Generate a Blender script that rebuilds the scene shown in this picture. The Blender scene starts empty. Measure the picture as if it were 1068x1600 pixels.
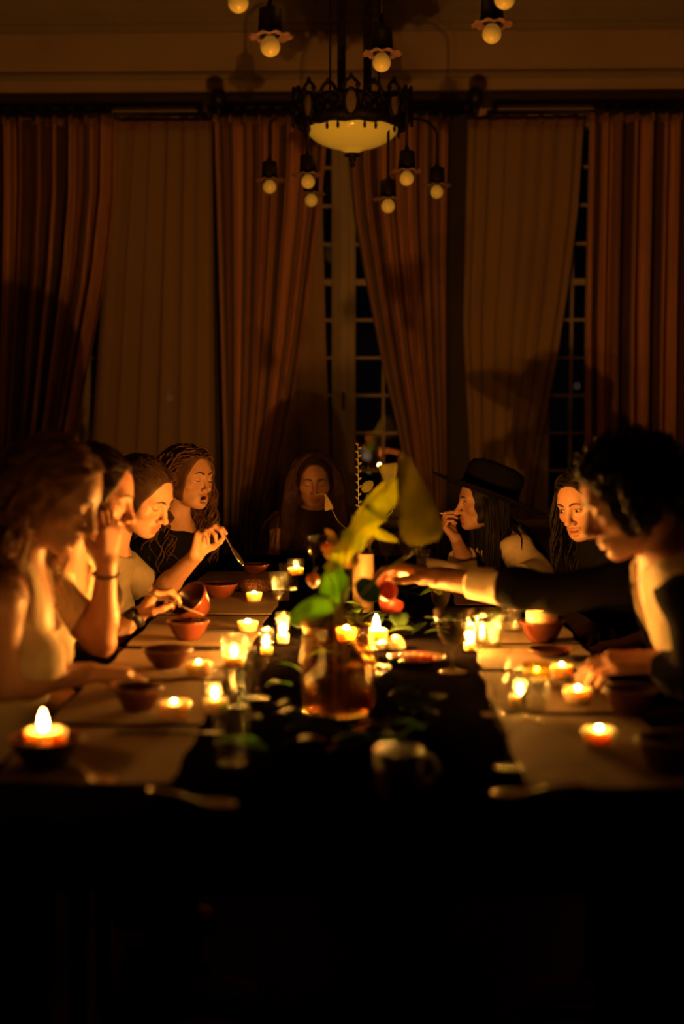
import bpy, math, random
import numpy as np
from mathutils import Vector, Matrix

sc = bpy.context.scene
col = sc.collection
random.seed(7); RNG = np.random.default_rng(11)

# ------------------------------------------------------------------ camera
CAM_H = 1.40; FPX = 2222.0
cam_d = bpy.data.cameras.new('camera'); cam = bpy.data.objects.new('camera', cam_d); col.objects.link(cam)
cam_d.sensor_width = 36.0; cam_d.sensor_fit = 'AUTO'; cam_d.lens = FPX / 1600 * 36.0
cam.location = (0, 0, CAM_H)
cam.rotation_euler = (math.radians(90 - 4.5), 0, math.radians(1.573))
cam_d.dof.use_dof = True; cam_d.dof.focus_distance = 5.0; cam_d.dof.aperture_fstop = 1.45
cam_d.clip_start = 0.05; cam_d.clip_end = 200
sc.camera = cam
# ------------------------------------------------------------------ world / exposure
w = bpy.data.worlds.new('night'); sc.world = w; w.use_nodes = True
w.node_tree.nodes['Background'].inputs[0].default_value = (0.004, 0.006, 0.012, 1)
w.node_tree.nodes['Background'].inputs[1].default_value = 0.06
sc.view_settings.view_transform = 'Standard'; sc.view_settings.look = 'None'
sc.view_settings.gamma = 1.0; sc.view_settings.use_curve_mapping = False
sc.view_settings.exposure = 0.0
FLAME = 5600.0          # radiance of a candle flame
FLAME_COL = (1.0, 0.375, 0.055)

# ------------------------------------------------------------------ helpers
_cr = cam.rotation_euler.to_matrix()
def ray(px, py):
    return _cr @ Vector(((px - 534) / FPX, -(py - 800) / FPX, -1.0))
def at(px, py, Y):                       # photo direction -> world point standing at depth Y
    d = ray(px, py); t = Y / d.y
    return Vector((0, 0, CAM_H)) + d * t
def on(px, py, z=0.75):                  # photo direction -> point on a level surface
    d = ray(px, py); t = (z - CAM_H) / d.z
    return Vector((0, 0, CAM_H)) + d * t

def tag(o, label=None, cat=None, group=None, kind=None):
    if label: o['label'] = label
    if cat: o['category'] = cat
    if group: o['group'] = group
    if kind: o['kind'] = kind
    return o
def empty(name, loc=(0, 0, 0), rz=0.0):
    o = bpy.data.objects.new(name, None); col.objects.link(o)
    o.location = loc; o.rotation_euler = (0, 0, rz); o.empty_display_size = 0.05
    return o
def mesh(name, vf, mat=None, smooth=False):
    me = bpy.data.meshes.new(name); me.from_pydata([tuple(v) for v in vf[0]], [], [tuple(f) for f in vf[1]])
    me.update()
    if mat: me.materials.append(mat)
    if smooth: me.polygons.foreach_set('use_smooth', [True] * len(me.polygons))
    return me
def obj(name, vf, mat=None, parent=None, smooth=False, loc=None, rot=None, bevel=0):
    me = vf if isinstance(vf, bpy.types.Mesh) else mesh(name, vf, mat, smooth)
    o = bpy.data.objects.new(name, me); col.objects.link(o)
    if parent: o.parent = parent
    if loc is not None: o.location = loc
    if rot is not None: o.rotation_euler = rot
    if bevel:
        m = o.modifiers.new('bevel', 'BEVEL'); m.width = bevel; m.segments = 2; m.limit_method = 'ANGLE'
    return o
def join(*parts):
    V = []; F = []
    for v, f in parts:
        n = len(V); V += [tuple(a) for a in v]; F += [tuple(i + n for i in q) for q in f]
    return V, F
def xf(vf, M):
    return [tuple(M @ Vector(v)) for v in vf[0]], vf[1]
def mv(vf, d):
    return [(v[0] + d[0], v[1] + d[1], v[2] + d[2]) for v in vf[0]], vf[1]
def box(x0, x1, y0, y1, z0, z1):
    v = [(x0, y0, z0), (x1, y0, z0), (x1, y1, z0), (x0, y1, z0), (x0, y0, z1), (x1, y0, z1), (x1, y1, z1), (x0, y1, z1)]
    f = [(0, 3, 2, 1), (4, 5, 6, 7), (0, 1, 5, 4), (1, 2, 6, 5), (2, 3, 7, 6), (3, 0, 4, 7)]
    return v, f
def lathe(prof, n=32, wob=None):
    V = []; F = []; m = len(prof)
    for i in range(n):
        a = 2 * math.pi * i / n
        for j, (r, z) in enumerate(prof):
            k = wob(a, j) if wob else 0.0
            V.append((r * math.cos(a) * (1 + k), r * math.sin(a) * (1 + k), z + (wob(a, -1 - j) if wob else 0)))
    for i in range(n):
        i2 = (i + 1) % n
        for j in range(m - 1):
            F.append((i * m + j, i2 * m + j, i2 * m + j + 1, i * m + j + 1))
    if prof[0][0] > 1e-6: F.append(tuple(i * m for i in range(n))[::-1])
    if prof[-1][0] > 1e-6: F.append(tuple(i * m + m - 1 for i in range(n)))
    return V, F
def shell(prof_out, t=0.003, n=32):                     # open vessel with wall thickness
    inn = [(max(r - t, 0.0005), z + (t if i == 0 else 0)) for i, (r, z) in enumerate(prof_out)]
    return lathe([(0.0, prof_out[0][1])] + prof_out + inn[::-1] + [(0.0, prof_out[0][1] + t)], n)
def tube(path, rad, n=6, cap=True):
    P = [Vector(p) for p in path]; m = len(P)
    if not hasattr(rad, '__len__'): rad = [rad] * m
    V = []; F = []; u = None
    for i in range(m):
        t = (P[min(i + 1, m - 1)] - P[max(i - 1, 0)])
        t = t.normalized() if t.length > 1e-9 else Vector((0, 0, 1))
        if u is None:
            u = t.orthogonal().normalized()
        else:
            u = (u - t * u.dot(t)); u = u.normalized() if u.length > 1e-9 else t.orthogonal().normalized()
        b = t.cross(u)
        for k in range(n):
            a = 2 * math.pi * k / n
            V.append(tuple(P[i] + (u * math.cos(a) + b * math.sin(a)) * rad[i]))
    for i in range(m - 1):
        for k in range(n):
            k2 = (k + 1) % n
            F.append((i * n + k, i * n + k2, (i + 1) * n + k2, (i + 1) * n + k))
    if cap: F.append(tuple(range(n))[::-1]); F.append(tuple((m - 1) * n + k for k in range(n)))
    return V, F
def ball(r, nz=10, n=16, sz=1.0, c=(0, 0, 0)):
    return mv(lathe([(r * math.sin(math.pi * j / nz) if 0 < j < nz else 0.0, -r * sz * math.cos(math.pi * j / nz)) for j in range(nz + 1)], n), c)

# ------------------------------------------------------------------ materials
def mat(name, colr, rough=0.6, metal=0.0, spec=0.5, noise=0.0, nscale=20.0, bump=0.0, bscale=60.0, col2=None, sss=0.0, coat=0.0, stretch=None, sheen=0.0, trans=0.0):
    m = bpy.data.materials.new(name); m.use_nodes = True; nt = m.node_tree; b = nt.nodes['Principled BSDF']
    b.inputs['Base Color'].default_value = (*colr, 1); b.inputs['Roughness'].default_value = rough
    b.inputs['Metallic'].default_value = metal; b.inputs['Specular IOR Level'].default_value = spec
    b.inputs['Coat Weight'].default_value = coat; b.inputs['Sheen Weight'].default_value = sheen
    if sss:
        b.inputs['Subsurface Weight'].default_value = sss; b.inputs['Subsurface Radius'].default_value = (1.0, .72, .38); b.inputs['Subsurface Scale'].default_value = .02
    tc = nt.nodes.new('ShaderNodeTexCoord')
    src = tc.outputs['Object']
    if stretch:
        mp = nt.nodes.new('ShaderNodeMapping'); mp.inputs['Scale'].default_value = stretch
        nt.links.new(src, mp.inputs[0]); src = mp.outputs[0]
    if noise or col2:
        n = nt.nodes.new('ShaderNodeTexNoise'); n.inputs['Scale'].default_value = nscale; n.inputs['Detail'].default_value = 4
        nt.links.new(src, n.inputs['Vector'])
        r = nt.nodes.new('ShaderNodeValToRGB'); r.color_ramp.elements[0].position = 0.32; r.color_ramp.elements[1].position = 0.68
        c2 = col2 or tuple(c * (1 - noise) for c in colr)
        r.color_ramp.elements[0].color = (*c2, 1); r.color_ramp.elements[1].color = (*colr, 1)
        nt.links.new(n.outputs['Fac'], r.inputs[0]); nt.links.new(r.outputs[0], b.inputs['Base Color'])
    if bump:
        n2 = nt.nodes.new('ShaderNodeTexNoise'); n2.inputs['Scale'].default_value = bscale; n2.inputs['Detail'].default_value = 3
        nt.links.new(src, n2.inputs['Vector'])
        bp = nt.nodes.new('ShaderNodeBump'); bp.inputs['Strength'].default_value = bump; bp.inputs['Distance'].default_value = 0.01
        nt.links.new(n2.outputs['Fac'], bp.inputs['Height']); nt.links.new(bp.outputs[0], b.inputs['Normal'])
    return m
def skin_mat(name, colr):
    m = mat(name, colr, rough=0.48, spec=0.4, noise=0.10, nscale=55, bump=0.05, bscale=220, sss=0.0)
    nt = m.node_tree; b = nt.nodes['Principled BSDF']
    old = b.inputs['Base Color'].links[0].from_socket
    a = nt.nodes.new('ShaderNodeAttribute'); a.attribute_name = 'tint'
    mx = nt.nodes.new('ShaderNodeMix'); mx.data_type = 'RGBA'; mx.blend_type = 'MULTIPLY'; mx.inputs[0].default_value = 1.0
    nt.links.new(old, mx.inputs[6]); nt.links.new(a.outputs['Color'], mx.inputs[7]); nt.links.new(mx.outputs[2], b.inputs['Base Color'])
    return m
def thin_glass(name, tintc=(0.97, 0.98, 0.97), rough=0.02, refl=1.0, bumpy=0.22, r0=0.085):
    m = bpy.data.materials.new(name); m.use_nodes = True; nt = m.node_tree
    nt.nodes.remove(nt.nodes['Principled BSDF'])
    tr = nt.nodes.new('ShaderNodeBsdfTransparent'); tr.inputs[0].default_value = (*tintc, 1)
    gl = nt.nodes.new('ShaderNodeBsdfGlossy'); gl.inputs['Roughness'].default_value = rough; gl.inputs[0].default_value = (refl, refl, refl, 1)
    lw = nt.nodes.new('ShaderNodeLayerWeight'); lw.inputs[0].default_value = 0.5
    pw = nt.nodes.new('ShaderNodeMath'); pw.operation = 'POWER'; pw.inputs[1].default_value = 4.0; nt.links.new(lw.outputs['Facing'], pw.inputs[0])
    fr = nt.nodes.new('ShaderNodeMath'); fr.operation = 'MULTIPLY_ADD'; fr.inputs[1].default_value = 0.6; fr.inputs[2].default_value = r0; nt.links.new(pw.outputs[0], fr.inputs[0])
    n = nt.nodes.new('ShaderNodeTexNoise'); n.inputs['Scale'].default_value = 35
    bp = nt.nodes.new('ShaderNodeBump'); bp.inputs['Strength'].default_value = bumpy; bp.inputs['Distance'].default_value = 0.004
    nt.links.new(n.outputs['Fac'], bp.inputs['Height'])
    if bumpy: nt.links.new(bp.outputs[0], gl.inputs['Normal'])
    mx = nt.nodes.new('ShaderNodeMixShader')
    nt.links.new(fr.outputs[0], mx.inputs[0]); nt.links.new(tr.outputs[0], mx.inputs[1]); nt.links.new(gl.outputs[0], mx.inputs[2])
    nt.links.new(mx.outputs[0], nt.nodes['Material Output'].inputs[0])
    return m
def emit(name, colr, s):
    m = bpy.data.materials.new(name); m.use_nodes = True; nt = m.node_tree
    nt.nodes.remove(nt.nodes['Principled BSDF'])
    e = nt.nodes.new('ShaderNodeEmission'); e.inputs[0].default_value = (*colr, 1); e.inputs[1].default_value = s
    nt.links.new(e.outputs[0], nt.nodes['Material Output'].inputs[0]); return m
def cloth_trans(name, colr, transp, transl):
    m = bpy.data.materials.new(name); m.use_nodes = True; nt = m.node_tree
    nt.nodes.remove(nt.nodes['Principled BSDF'])
    d = nt.nodes.new('ShaderNodeBsdfDiffuse'); d.inputs[0].default_value = (*colr, 1)
    t = nt.nodes.new('ShaderNodeBsdfTranslucent'); t.inputs[0].default_value = (*colr, 1)
    p = nt.nodes.new('ShaderNodeBsdfTransparent')
    m1 = nt.nodes.new('ShaderNodeMixShader'); m1.inputs[0].default_value = transl
    m2 = nt.nodes.new('ShaderNodeMixShader'); m2.inputs[0].default_value = transp
    nt.links.new(d.outputs[0], m1.inputs[1]); nt.links.new(t.outputs[0], m1.inputs[2])
    nt.links.new(m1.outputs[0], m2.inputs[1]); nt.links.new(p.outputs[0], m2.inputs[2])
    nt.links.new(m2.outputs[0], nt.nodes['Material Output'].inputs[0])
    tc = nt.nodes.new('ShaderNodeTexCoord'); wv = nt.nodes.new('ShaderNodeTexNoise'); wv.inputs['Scale'].default_value = 260
    nt.links.new(tc.outputs['Object'], wv.inputs['Vector'])
    bp = nt.nodes.new('ShaderNodeBump'); bp.inputs['Strength'].default_value = 0.2; bp.inputs['Distance'].default_value = 0.002
    nt.links.new(wv.outputs['Fac'], bp.inputs['Height']); nt.links.new(bp.outputs[0], d.inputs['Normal'])
    return m
def leaf_mat(name, c1, c2):
    m = mat(name, c1, rough=0.45, spec=0.4, col2=c2, nscale=25, bump=0.15, bscale=40)
    nt = m.node_tree; b = nt.nodes['Principled BSDF']
    t = nt.nodes.new('ShaderNodeBsdfTranslucent'); mx = nt.nodes.new('ShaderNodeMixShader'); mx.inputs[0].default_value = 0.65
    src = b.inputs['Base Color'].links[0].from_socket
    nt.links.new(src, t.inputs[0]); nt.links.new(b.outputs[0], mx.inputs[1]); nt.links.new(t.outputs[0], mx.inputs[2])
    nt.links.new(mx.outputs[0], nt.nodes['Material Output'].inputs[0]); return m

M = dict(
    wall=mat('wall_plaster', (0.50, 0.36, 0.22), 0.85, noise=0.12, nscale=3, bump=0.1),
    cornice=mat('cornice_plaster', (0.34, 0.27, 0.19), 0.8, noise=0.1, nscale=4),
    ceiling=mat('ceiling_paint', (0.34, 0.27, 0.19), 0.9, noise=0.08, nscale=2),
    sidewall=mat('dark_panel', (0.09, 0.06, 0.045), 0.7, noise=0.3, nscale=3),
    floor=mat('floor_boards', (0.035, 0.022, 0.014), 0.5, noise=0.4, nscale=6, stretch=(1, .1, 1)),
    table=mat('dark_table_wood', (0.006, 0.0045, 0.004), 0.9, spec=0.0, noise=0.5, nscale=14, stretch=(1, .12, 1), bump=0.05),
    chair=mat('chair_wood', (0.03, 0.017, 0.010), 0.5, noise=0.3, nscale=10),
    chairseat=mat('chair_fabric', (0.09, 0.02, 0.018), 0.85, noise=0.3, nscale=60),
    frame=mat('window_paint', (0.40, 0.32, 0.24), 0.6, noise=0.08, nscale=6),
    pane=thin_glass('pane_glass', rough=0.0, bumpy=0, r0=.05),
    glass=thin_glass('clear_glass', (0.96, 0.97, 0.95), 0.02),
    amber=thin_glass('yellow_glass', (0.85, 0.72, 0.25), 0.05),
    drape=mat('velvet_drape', (0.60, 0.27, 0.125), 0.8, col2=(0.36, 0.15, 0.07), nscale=60, stretch=(1.4, 1.4, .03), sheen=0.25, bump=0.25, bscale=90),
    sheer=cloth_trans('sheer_voile', (0.50, 0.345, 0.175), 0.14, 0.3),
    hem=mat('curtain_heading', (0.28, 0.14, 0.07), 0.85, noise=0.2),
    iron=mat('dark_iron', (0.03, 0.022, 0.018), 0.45, metal=0.6, noise=0.3, nscale=40),
    bronze=mat('old_bronze', (0.028, 0.016, 0.011), 0.45, metal=0.7, noise=0.5, nscale=50, bump=0.5, bscale=120),
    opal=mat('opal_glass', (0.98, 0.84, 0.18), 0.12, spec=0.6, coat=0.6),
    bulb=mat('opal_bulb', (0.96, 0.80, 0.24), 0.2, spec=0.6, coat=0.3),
    medal=mat('medallion_stone', (0.26, 0.18, 0.13), 0.7, noise=0.5, nscale=60),
    skirt=mat('fluted_shade', (0.30, 0.16, 0.12), 0.5, noise=0.3, nscale=30),
    paper=mat('kraft_paper', (0.25, 0.168, 0.085), 0.85, noise=0.12, nscale=12, bump=0.15, bscale=25),
    clay=mat('terracotta', (0.125, 0.030, 0.012), 0.26, spec=0.6, noise=0.35, nscale=18, coat=0.35),
    claydark=mat('dark_terracotta', (0.09, 0.024, 0.011), 0.35, spec=0.5, noise=0.3, nscale=18, coat=0.3),
    food=mat('stew', (0.16, 0.06, 0.02), 0.4, noise=0.6, nscale=60, bump=0.8, bscale=90),
    wax=mat('candle_wax', (0.90, 0.76, 0.50), 0.35, sss=1.0, noise=0.05),
    tin=mat('tea_light_tin', (0.75, 0.68, 0.55), 0.3, metal=0.9, noise=0.1),
    wick=mat('wick', (0.02, 0.015, 0.01), 0.9, noise=0.2),
    flame=emit('flame', FLAME_COL, FLAME), flame_mid=emit('mid_flame', FLAME_COL, FLAME * .30), flame_dim=emit('dim_flame', FLAME_COL, FLAME * .055), flame_low=emit('low_flame', FLAME_COL, FLAME * .12), flame_big=emit('bright_flame', FLAME_COL, FLAME * 2.5),
    parch=mat('pillar_wax', (0.34, 0.23, 0.10), 0.5, noise=0.15, nscale=8),
    steel=mat('cutlery_steel', (0.85, 0.78, 0.65), 0.32, metal=1.0, noise=0.1),
    linen=mat('linen_napkin', (0.45, 0.34, 0.20), 0.9, noise=0.15, nscale=60, bump=0.2, bscale=200),
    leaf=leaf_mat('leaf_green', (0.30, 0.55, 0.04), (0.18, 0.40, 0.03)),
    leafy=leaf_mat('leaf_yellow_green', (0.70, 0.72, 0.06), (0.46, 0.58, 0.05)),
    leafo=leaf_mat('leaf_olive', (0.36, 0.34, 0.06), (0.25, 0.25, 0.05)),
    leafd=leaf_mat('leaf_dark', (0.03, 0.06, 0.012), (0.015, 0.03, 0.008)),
    stem=mat('stem_green', (0.30, 0.30, 0.08), 0.6, noise=0.3, nscale=40),
    dry=leaf_mat('dry_leaf', (0.42, 0.33, 0.12), (0.32, 0.24, 0.08)),
    orange=mat('orange_peel', (0.75, 0.22, 0.03), 0.45, noise=0.15, nscale=80, bump=0.2, bscale=200),
    pome=mat('pomegranate_skin', (0.42, 0.06, 0.03), 0.45, noise=0.4, nscale=20),
    seed=mat('pomegranate_seed', (0.55, 0.02, 0.03), 0.15, spec=0.7, coat=0.5, noise=0.2),
    vase=thin_glass('smoky_glass', (0.90, 0.76, 0.50), 0.04),
    water=thin_glass('vase_water', (0.85, 0.62, 0.34), 0.02),
    cream=mat('cream_cotton', (0.62, 0.50, 0.33), 0.9, noise=0.12, nscale=40, bump=0.25, bscale=70),
    ivory=mat('ivory_linen', (0.60, 0.47, 0.29), 0.9, noise=0.15, nscale=50, bump=0.25, bscale=70),
    white=mat('white_shirt', (0.72, 0.62, 0.42), 0.85, noise=0.08, nscale=40, bump=0.2, bscale=60),
    olive=mat('olive_tee', (0.26, 0.21, 0.13), 0.9, noise=0.12, nscale=60, bump=0.2, bscale=80),
    black=mat('black_cloth', (0.006, 0.005, 0.0045), 0.95, spec=0.06, noise=0.3, nscale=60, bump=0.2, bscale=80),
    brownc=mat('dark_brown_knit', (0.035, 0.016, 0.012), 0.9, spec=0.2, noise=0.3, nscale=90, bump=0.3, bscale=150),
    felt=mat('black_felt', (0.007, 0.005, 0.0045), 0.95, spec=0.08, noise=0.2, nscale=90),
    denim=mat('dark_trousers', (0.02, 0.018, 0.02), 0.9, spec=0.2, noise=0.3, nscale=90),
    blond=mat('blond_hair', (0.28, 0.140, 0.054), 0.6, spec=0.2, noise=0.45, nscale=40),
    brown=mat('brown_hair', (0.045, 0.022, 0.012), 0.55, spec=0.22, noise=0.4, nscale=40),
    auburn=mat('auburn_hair', (0.10, 0.046, 0.020), 0.6, spec=0.2, noise=0.4, nscale=40),
    dark=mat('black_hair', (0.012, 0.008, 0.006), 0.6, spec=0.16, noise=0.3, nscale=40),
    brow=mat('brow_hair', (0.035, 0.016, 0.008), 0.7, noise=0.3, nscale=300),
    eye=mat('eye_white', (0.55, 0.48, 0.40), 0.15, spec=0.6, noise=0.05),
    iris=mat('iris', (0.02, 0.01, 0.006), 0.1, spec=0.7, noise=0.3, nscale=400),
    leather=mat('watch_leather', (0.012, 0.009, 0.008), 0.5, noise=0.3),
    metal=mat('watch_metal', (0.4, 0.3, 0.2), 0.3, metal=1.0, noise=0.1),
    lip=mat('lip_tint', (0.4, 0.12, 0.08), 0.4, noise=0.1),
    teeth=mat('teeth', (0.7, 0.6, 0.48), 0.3, noise=0.05),
    skinA=skin_mat('skin_fair', (0.47, 0.25, 0.145)),
    skinB=skin_mat('skin_warm', (0.42, 0.205, 0.115)),
    lampglow=emit('street_lamp_glow', (0.8, 0.85, 0.75), 3.0), lampdim=emit('street_lamp_dim', (0.9, 0.55, 0.42), 0.22),
    dark_strip=mat('added_dark_strip', (0.035, 0.018, 0.011), 0.7, noise=0.3, nscale=8, stretch=(1, 1, .1)),  # dark tone of the added strips behind the rods and on the piers
    ground=mat('night_ground', (0.02, 0.025, 0.015), 0.9, noise=0.4, nscale=1),
)

def striped(m):                          # uneven dark bands follow the cloth across its folds
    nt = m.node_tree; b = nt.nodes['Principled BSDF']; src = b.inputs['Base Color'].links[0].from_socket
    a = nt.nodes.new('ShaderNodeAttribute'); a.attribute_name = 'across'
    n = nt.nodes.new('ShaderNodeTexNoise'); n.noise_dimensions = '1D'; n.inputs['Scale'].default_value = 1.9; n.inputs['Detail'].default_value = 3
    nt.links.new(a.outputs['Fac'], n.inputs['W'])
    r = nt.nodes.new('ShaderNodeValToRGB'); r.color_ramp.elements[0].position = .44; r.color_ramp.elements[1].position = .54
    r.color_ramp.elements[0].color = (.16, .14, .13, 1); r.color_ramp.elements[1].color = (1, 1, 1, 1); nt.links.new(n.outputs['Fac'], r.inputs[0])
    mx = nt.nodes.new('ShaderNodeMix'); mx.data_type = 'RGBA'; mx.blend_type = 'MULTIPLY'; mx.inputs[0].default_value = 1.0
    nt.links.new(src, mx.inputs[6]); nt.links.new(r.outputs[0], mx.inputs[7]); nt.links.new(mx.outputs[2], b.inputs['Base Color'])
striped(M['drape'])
for k_, c_, e_ in (('opal', (1.0, .47, .03), .20), ('bulb', (1.0, .48, .05), .10)):      # faint glow added: candlelight alone left bowl and bulbs too dark
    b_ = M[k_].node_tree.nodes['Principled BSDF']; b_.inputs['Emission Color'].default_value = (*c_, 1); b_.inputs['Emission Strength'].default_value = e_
# ================================================================== THE ROOM
WY = 8.0; CZ = 3.72
XL, XR, YB = -2.9, 2.9, -2.2
WIN = [(-1.34, 0.36), (-0.212, 0.43), (0.88, 0.36)]       # window centre, half width
WZ0, WZ1 = 0.74, 2.96
def wall_back():
    p = []
    xs = [XL] + [v for c, h in WIN for v in (c - h, c + h)] + [XR]
    for i in range(0, len(xs), 2):
        p.append(box(xs[i], xs[i + 1], WY, WY + 0.28, WZ0, WZ1))
    p.append(box(XL, XR, WY, WY + 0.28, 0, WZ0)); p.append(box(XL, XR, WY, WY + 0.28, WZ1, CZ))
    return join(*p)
tag(obj('wall_back', wall_back(), M['wall']), 'cream plaster wall with three tall windows behind the curtains', kind='structure')
tag(obj('wall_left', box(XL - 0.2, XL, YB, WY, 0, CZ), M['sidewall']), 'dark left side wall of the dining room', kind='structure')
tag(obj('wall_right', box(XR, XR + 0.2, YB, WY, 0, CZ), M['sidewall']), 'dark right side wall of the dining room', kind='structure')
tag(obj('wall_front', box(XL, XR, YB - 0.2, YB, 0, CZ), M['sidewall']), 'dark wall at the near end of the dining room', kind='structure')
tag(obj('floor', box(XL, XR, YB, WY, -0.12, 0.0), M['floor']), 'dark wooden floor in shadow under the table', kind='structure')
tag(obj('ceiling', box(XL, XR, YB, WY, CZ, CZ + 0.2), M['ceiling']), 'pale plaster ceiling above the chandeliers', kind='structure')
# cornice mouldings along the top of the window wall
def strip(prof, x0, x1):
    n = len(prof); V = [(x0, y, z) for y, z in prof] + [(x1, y, z) for y, z in prof]
    F = [(i, (i + 1) % n, (i + 1) % n + n, i + n) for i in range(n)] + [tuple(range(n))[::-1], tuple(range(n, 2 * n))]
    return V, F
def zy(py): return at(534, py, WY).z
crown = [(WY, 3.70), (WY, 3.42), (WY - .03, 3.42), (WY - .035, 3.45), (WY - .06, 3.46), (WY - .065, 3.49), (WY - .10, 3.52), (WY - .13, 3.57), (WY - .14, 3.60), (WY - .17, 3.605), (WY - .175, 3.63), (WY - .23, 3.66), (WY - .24, 3.70)]
tag(obj('trim_1', strip(crown, XL, XR), M['cornice']), 'stepped plaster crown moulding above the curtains', kind='structure')
rail = [(WY, 3.20), (WY, 3.165), (WY - .02, 3.165), (WY - .03, 3.18), (WY - .022, 3.20)]
tag(obj('trim_2', strip(rail, XL, XR), M['cornice']), 'thin plaster picture rail above the curtain rods', kind='structure')
arch = [(WY, 3.085), (WY, 3.0), (WY - .03, 3.0), (WY - .035, 3.01), (WY - .035, 3.075), (WY - .03, 3.085)]
tag(obj('trim_3', strip(arch, XL, XR), M['dark_strip']), 'added dark strip for the shade behind the curtain rods', kind='structure')  # dark strip stands in for shade from the moulding and rods
for k_, (xa, xb, lab_) in enumerate([(at(327, 500, WY).x, at(349, 500, WY).x, 'left'), (at(690, 500, WY).x, at(736, 500, WY).x, 'right')]):
    tag(obj('trim_%d' % (4 + k_), box(xa, xb, WY - .03, WY - .001, .16, 2.995), M['dark_strip'], bevel=.004), 'added dark strip to darken the wall between the middle and %s windows' % lab_, kind='structure')  # strips added to darken the bare wall between windows
tag(obj('baseboard_back', box(XL, XR, WY - 0.02, WY, 0, 0.14), M['frame']), 'painted baseboard under the windows', kind='structure')

pane_mesh = None
def window(k, c, hw):
    root = empty('window_%d' % k, (c, WY + 0.10, 0)); tag(root, ['tall paned window behind the left voile curtain', 'tall paned window between the two middle drapes', 'tall paned window behind the right voile curtain'][k - 1], kind='structure')
    t = 0.05
    fr = join(box(-hw, -hw + t, -.04, .04, WZ0, WZ1), box(hw - t, hw, -.04, .04, WZ0, WZ1), box(-hw + t, hw - t, -.04, .04, WZ0, WZ0 + t), box(-hw + t, hw - t, -.04, .04, WZ1 - t, WZ1))
    obj('frame', fr, M['frame'], root, bevel=.006)
    obj('mullion', join(box(-.068, .068, -.045, .03, WZ0 + t, WZ1 - t), box(-.028, .028, -.062, -.045, WZ0 + t, WZ1 - t)), M['frame'], root, bevel=.006)
    obj('window_sill', box(-hw - .05, hw + .05, -.24, -.041, WZ0 - .04, WZ0 - .001), M['frame'], root, bevel=.006)
    rows = 10; z0, z1 = WZ0 + t, WZ1 - t; dz = (z1 - z0) / rows
    for s in (-1, 1):
        xa, xb = (.068, hw - t) if s > 0 else (-hw + t, -.068)
        obj('muntin', box((xa + xb) / 2 - .008, (xa + xb) / 2 + .008, -.016, .016, z0, z1), M['frame'], root)
        for r in range(1, rows):
            th = .018 if r == 6 else .008
            obj('muntin', box(xa, xb, -.0155, .0155, z0 + r * dz - th, z0 + r * dz + th), M['frame'], root)
        for r in range(rows):
            for q in range(2):
                xm = (xa + xb) / 2; x0, x1 = (xa, xm) if q == 0 else (xm, xb)
                obj('pane', box(x0 + .004, x1 - .004, -.002, .002, z0 + r * dz + .004, z0 + (r + 1) * dz - .004), M['pane'], root)
    # espagnolette handle
    obj('handle', tube([(0, -.066, 1.35), (0, -.10, 1.36), (0.0, -.10, 1.44)], .008, 8), M['iron'], root)
for k, (c, hw) in enumerate(WIN): window(k + 1, c, hw)

# outside: dark ground and distant lamps
tag(obj('ground_outside', box(-30, 30, WY + .4, 70, -0.3, -0.1), M['ground']), 'dark ground outside the windows', kind='structure')
def street_lamp(px, py, Y, r, lab, mm='lampdim'):
    p = at(px, py, Y); root = empty('street_lamp', (p.x, p.y, -0.1)); tag(root, lab, 'lamp', 'distant lamps outside the windows')
    h = p.z + 0.1
    obj('post', lathe([(.06, 0), (.05, h * .5), (.035, h - r)], 8), M['iron'], root)
    obj('globe', ball(r, 8, 10, 1.0, (0, 0, h)), M[mm], root, True)
for a in [(265, 620, 22, .035, 'small white lamp glowing through the left voile', 'lampglow'), (573, 713, 24, .05, 'lamp glow low in the middle window beside the fan leaf'),
          (567, 704, 27, .03, 'faint lamp just left of the glow in the middle window'), (901, 603, 26, .022, 'pinprick lamp in the right window by the drape')]:
    street_lamp(*a)

# ---------------------------------------------------------------- curtains
def curtain(xl, xr, z0, z1, y, folds, amp, seed, nz=44):
    """xl, xr: functions of height fraction t (0 top, 1 bottom)."""
    rs = random.Random(seed); nu = folds * 10 + 1
    ph = [rs.uniform(-.5, .5) for _ in range(folds + 2)]; am = [rs.uniform(.55, 1.25) for _ in range(folds + 2)]
    V = []; F = []
    for j in range(nz + 1):
        t = j / nz; z = z1 + (z0 - z1) * t
        a, b = xl(t), xr(t); squeeze = min(1.0, 0.45 + 0.55 * (b - a) / max(xr(0) - xl(0), .01))
        for i in range(nu + 1):
            u = i / nu; s = u * folds; k = int(min(s, folds - 1e-6)); fr = s - k
            A = am[k] * (1 - fr) + am[k + 1] * fr; P = ph[k] * (1 - fr) + ph[k + 1] * fr
            f = math.sin(2 * math.pi * s + P * (1 + t * .9)) + .28 * math.sin(4.3 * math.pi * s + seed + 2 * t)
            warp = .30 / folds * math.sin(2 * math.pi * s + 1.2 + P)
            x = a + (b - a) * min(1, max(0, u + warp * math.sin(math.pi * u)))
            V.append((x, y - amp * A * f * (.75 + .4 * t) / max(squeeze, .5) ** .5, z))
    n = nu + 1
    for j in range(nz):
        for i in range(nu): F.append((j * n + i, j * n + i + 1, (j + 1) * n + i + 1, (j + 1) * n + i))
    return V, F
def X(px): return at(px, 500, WY - .14).x
def lerp_keys(keys):                      # keys: (photo row, photo column)
    ys = [k[0] for k in keys]; xs = [X(k[1]) for k in keys]
    def f(t):
        py = 186 + t * (1010 - 186)
        return float(np.interp(py, ys, xs))
    return f
ZT = at(534, 186, WY - .14).z; ZB = 0.03
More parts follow.
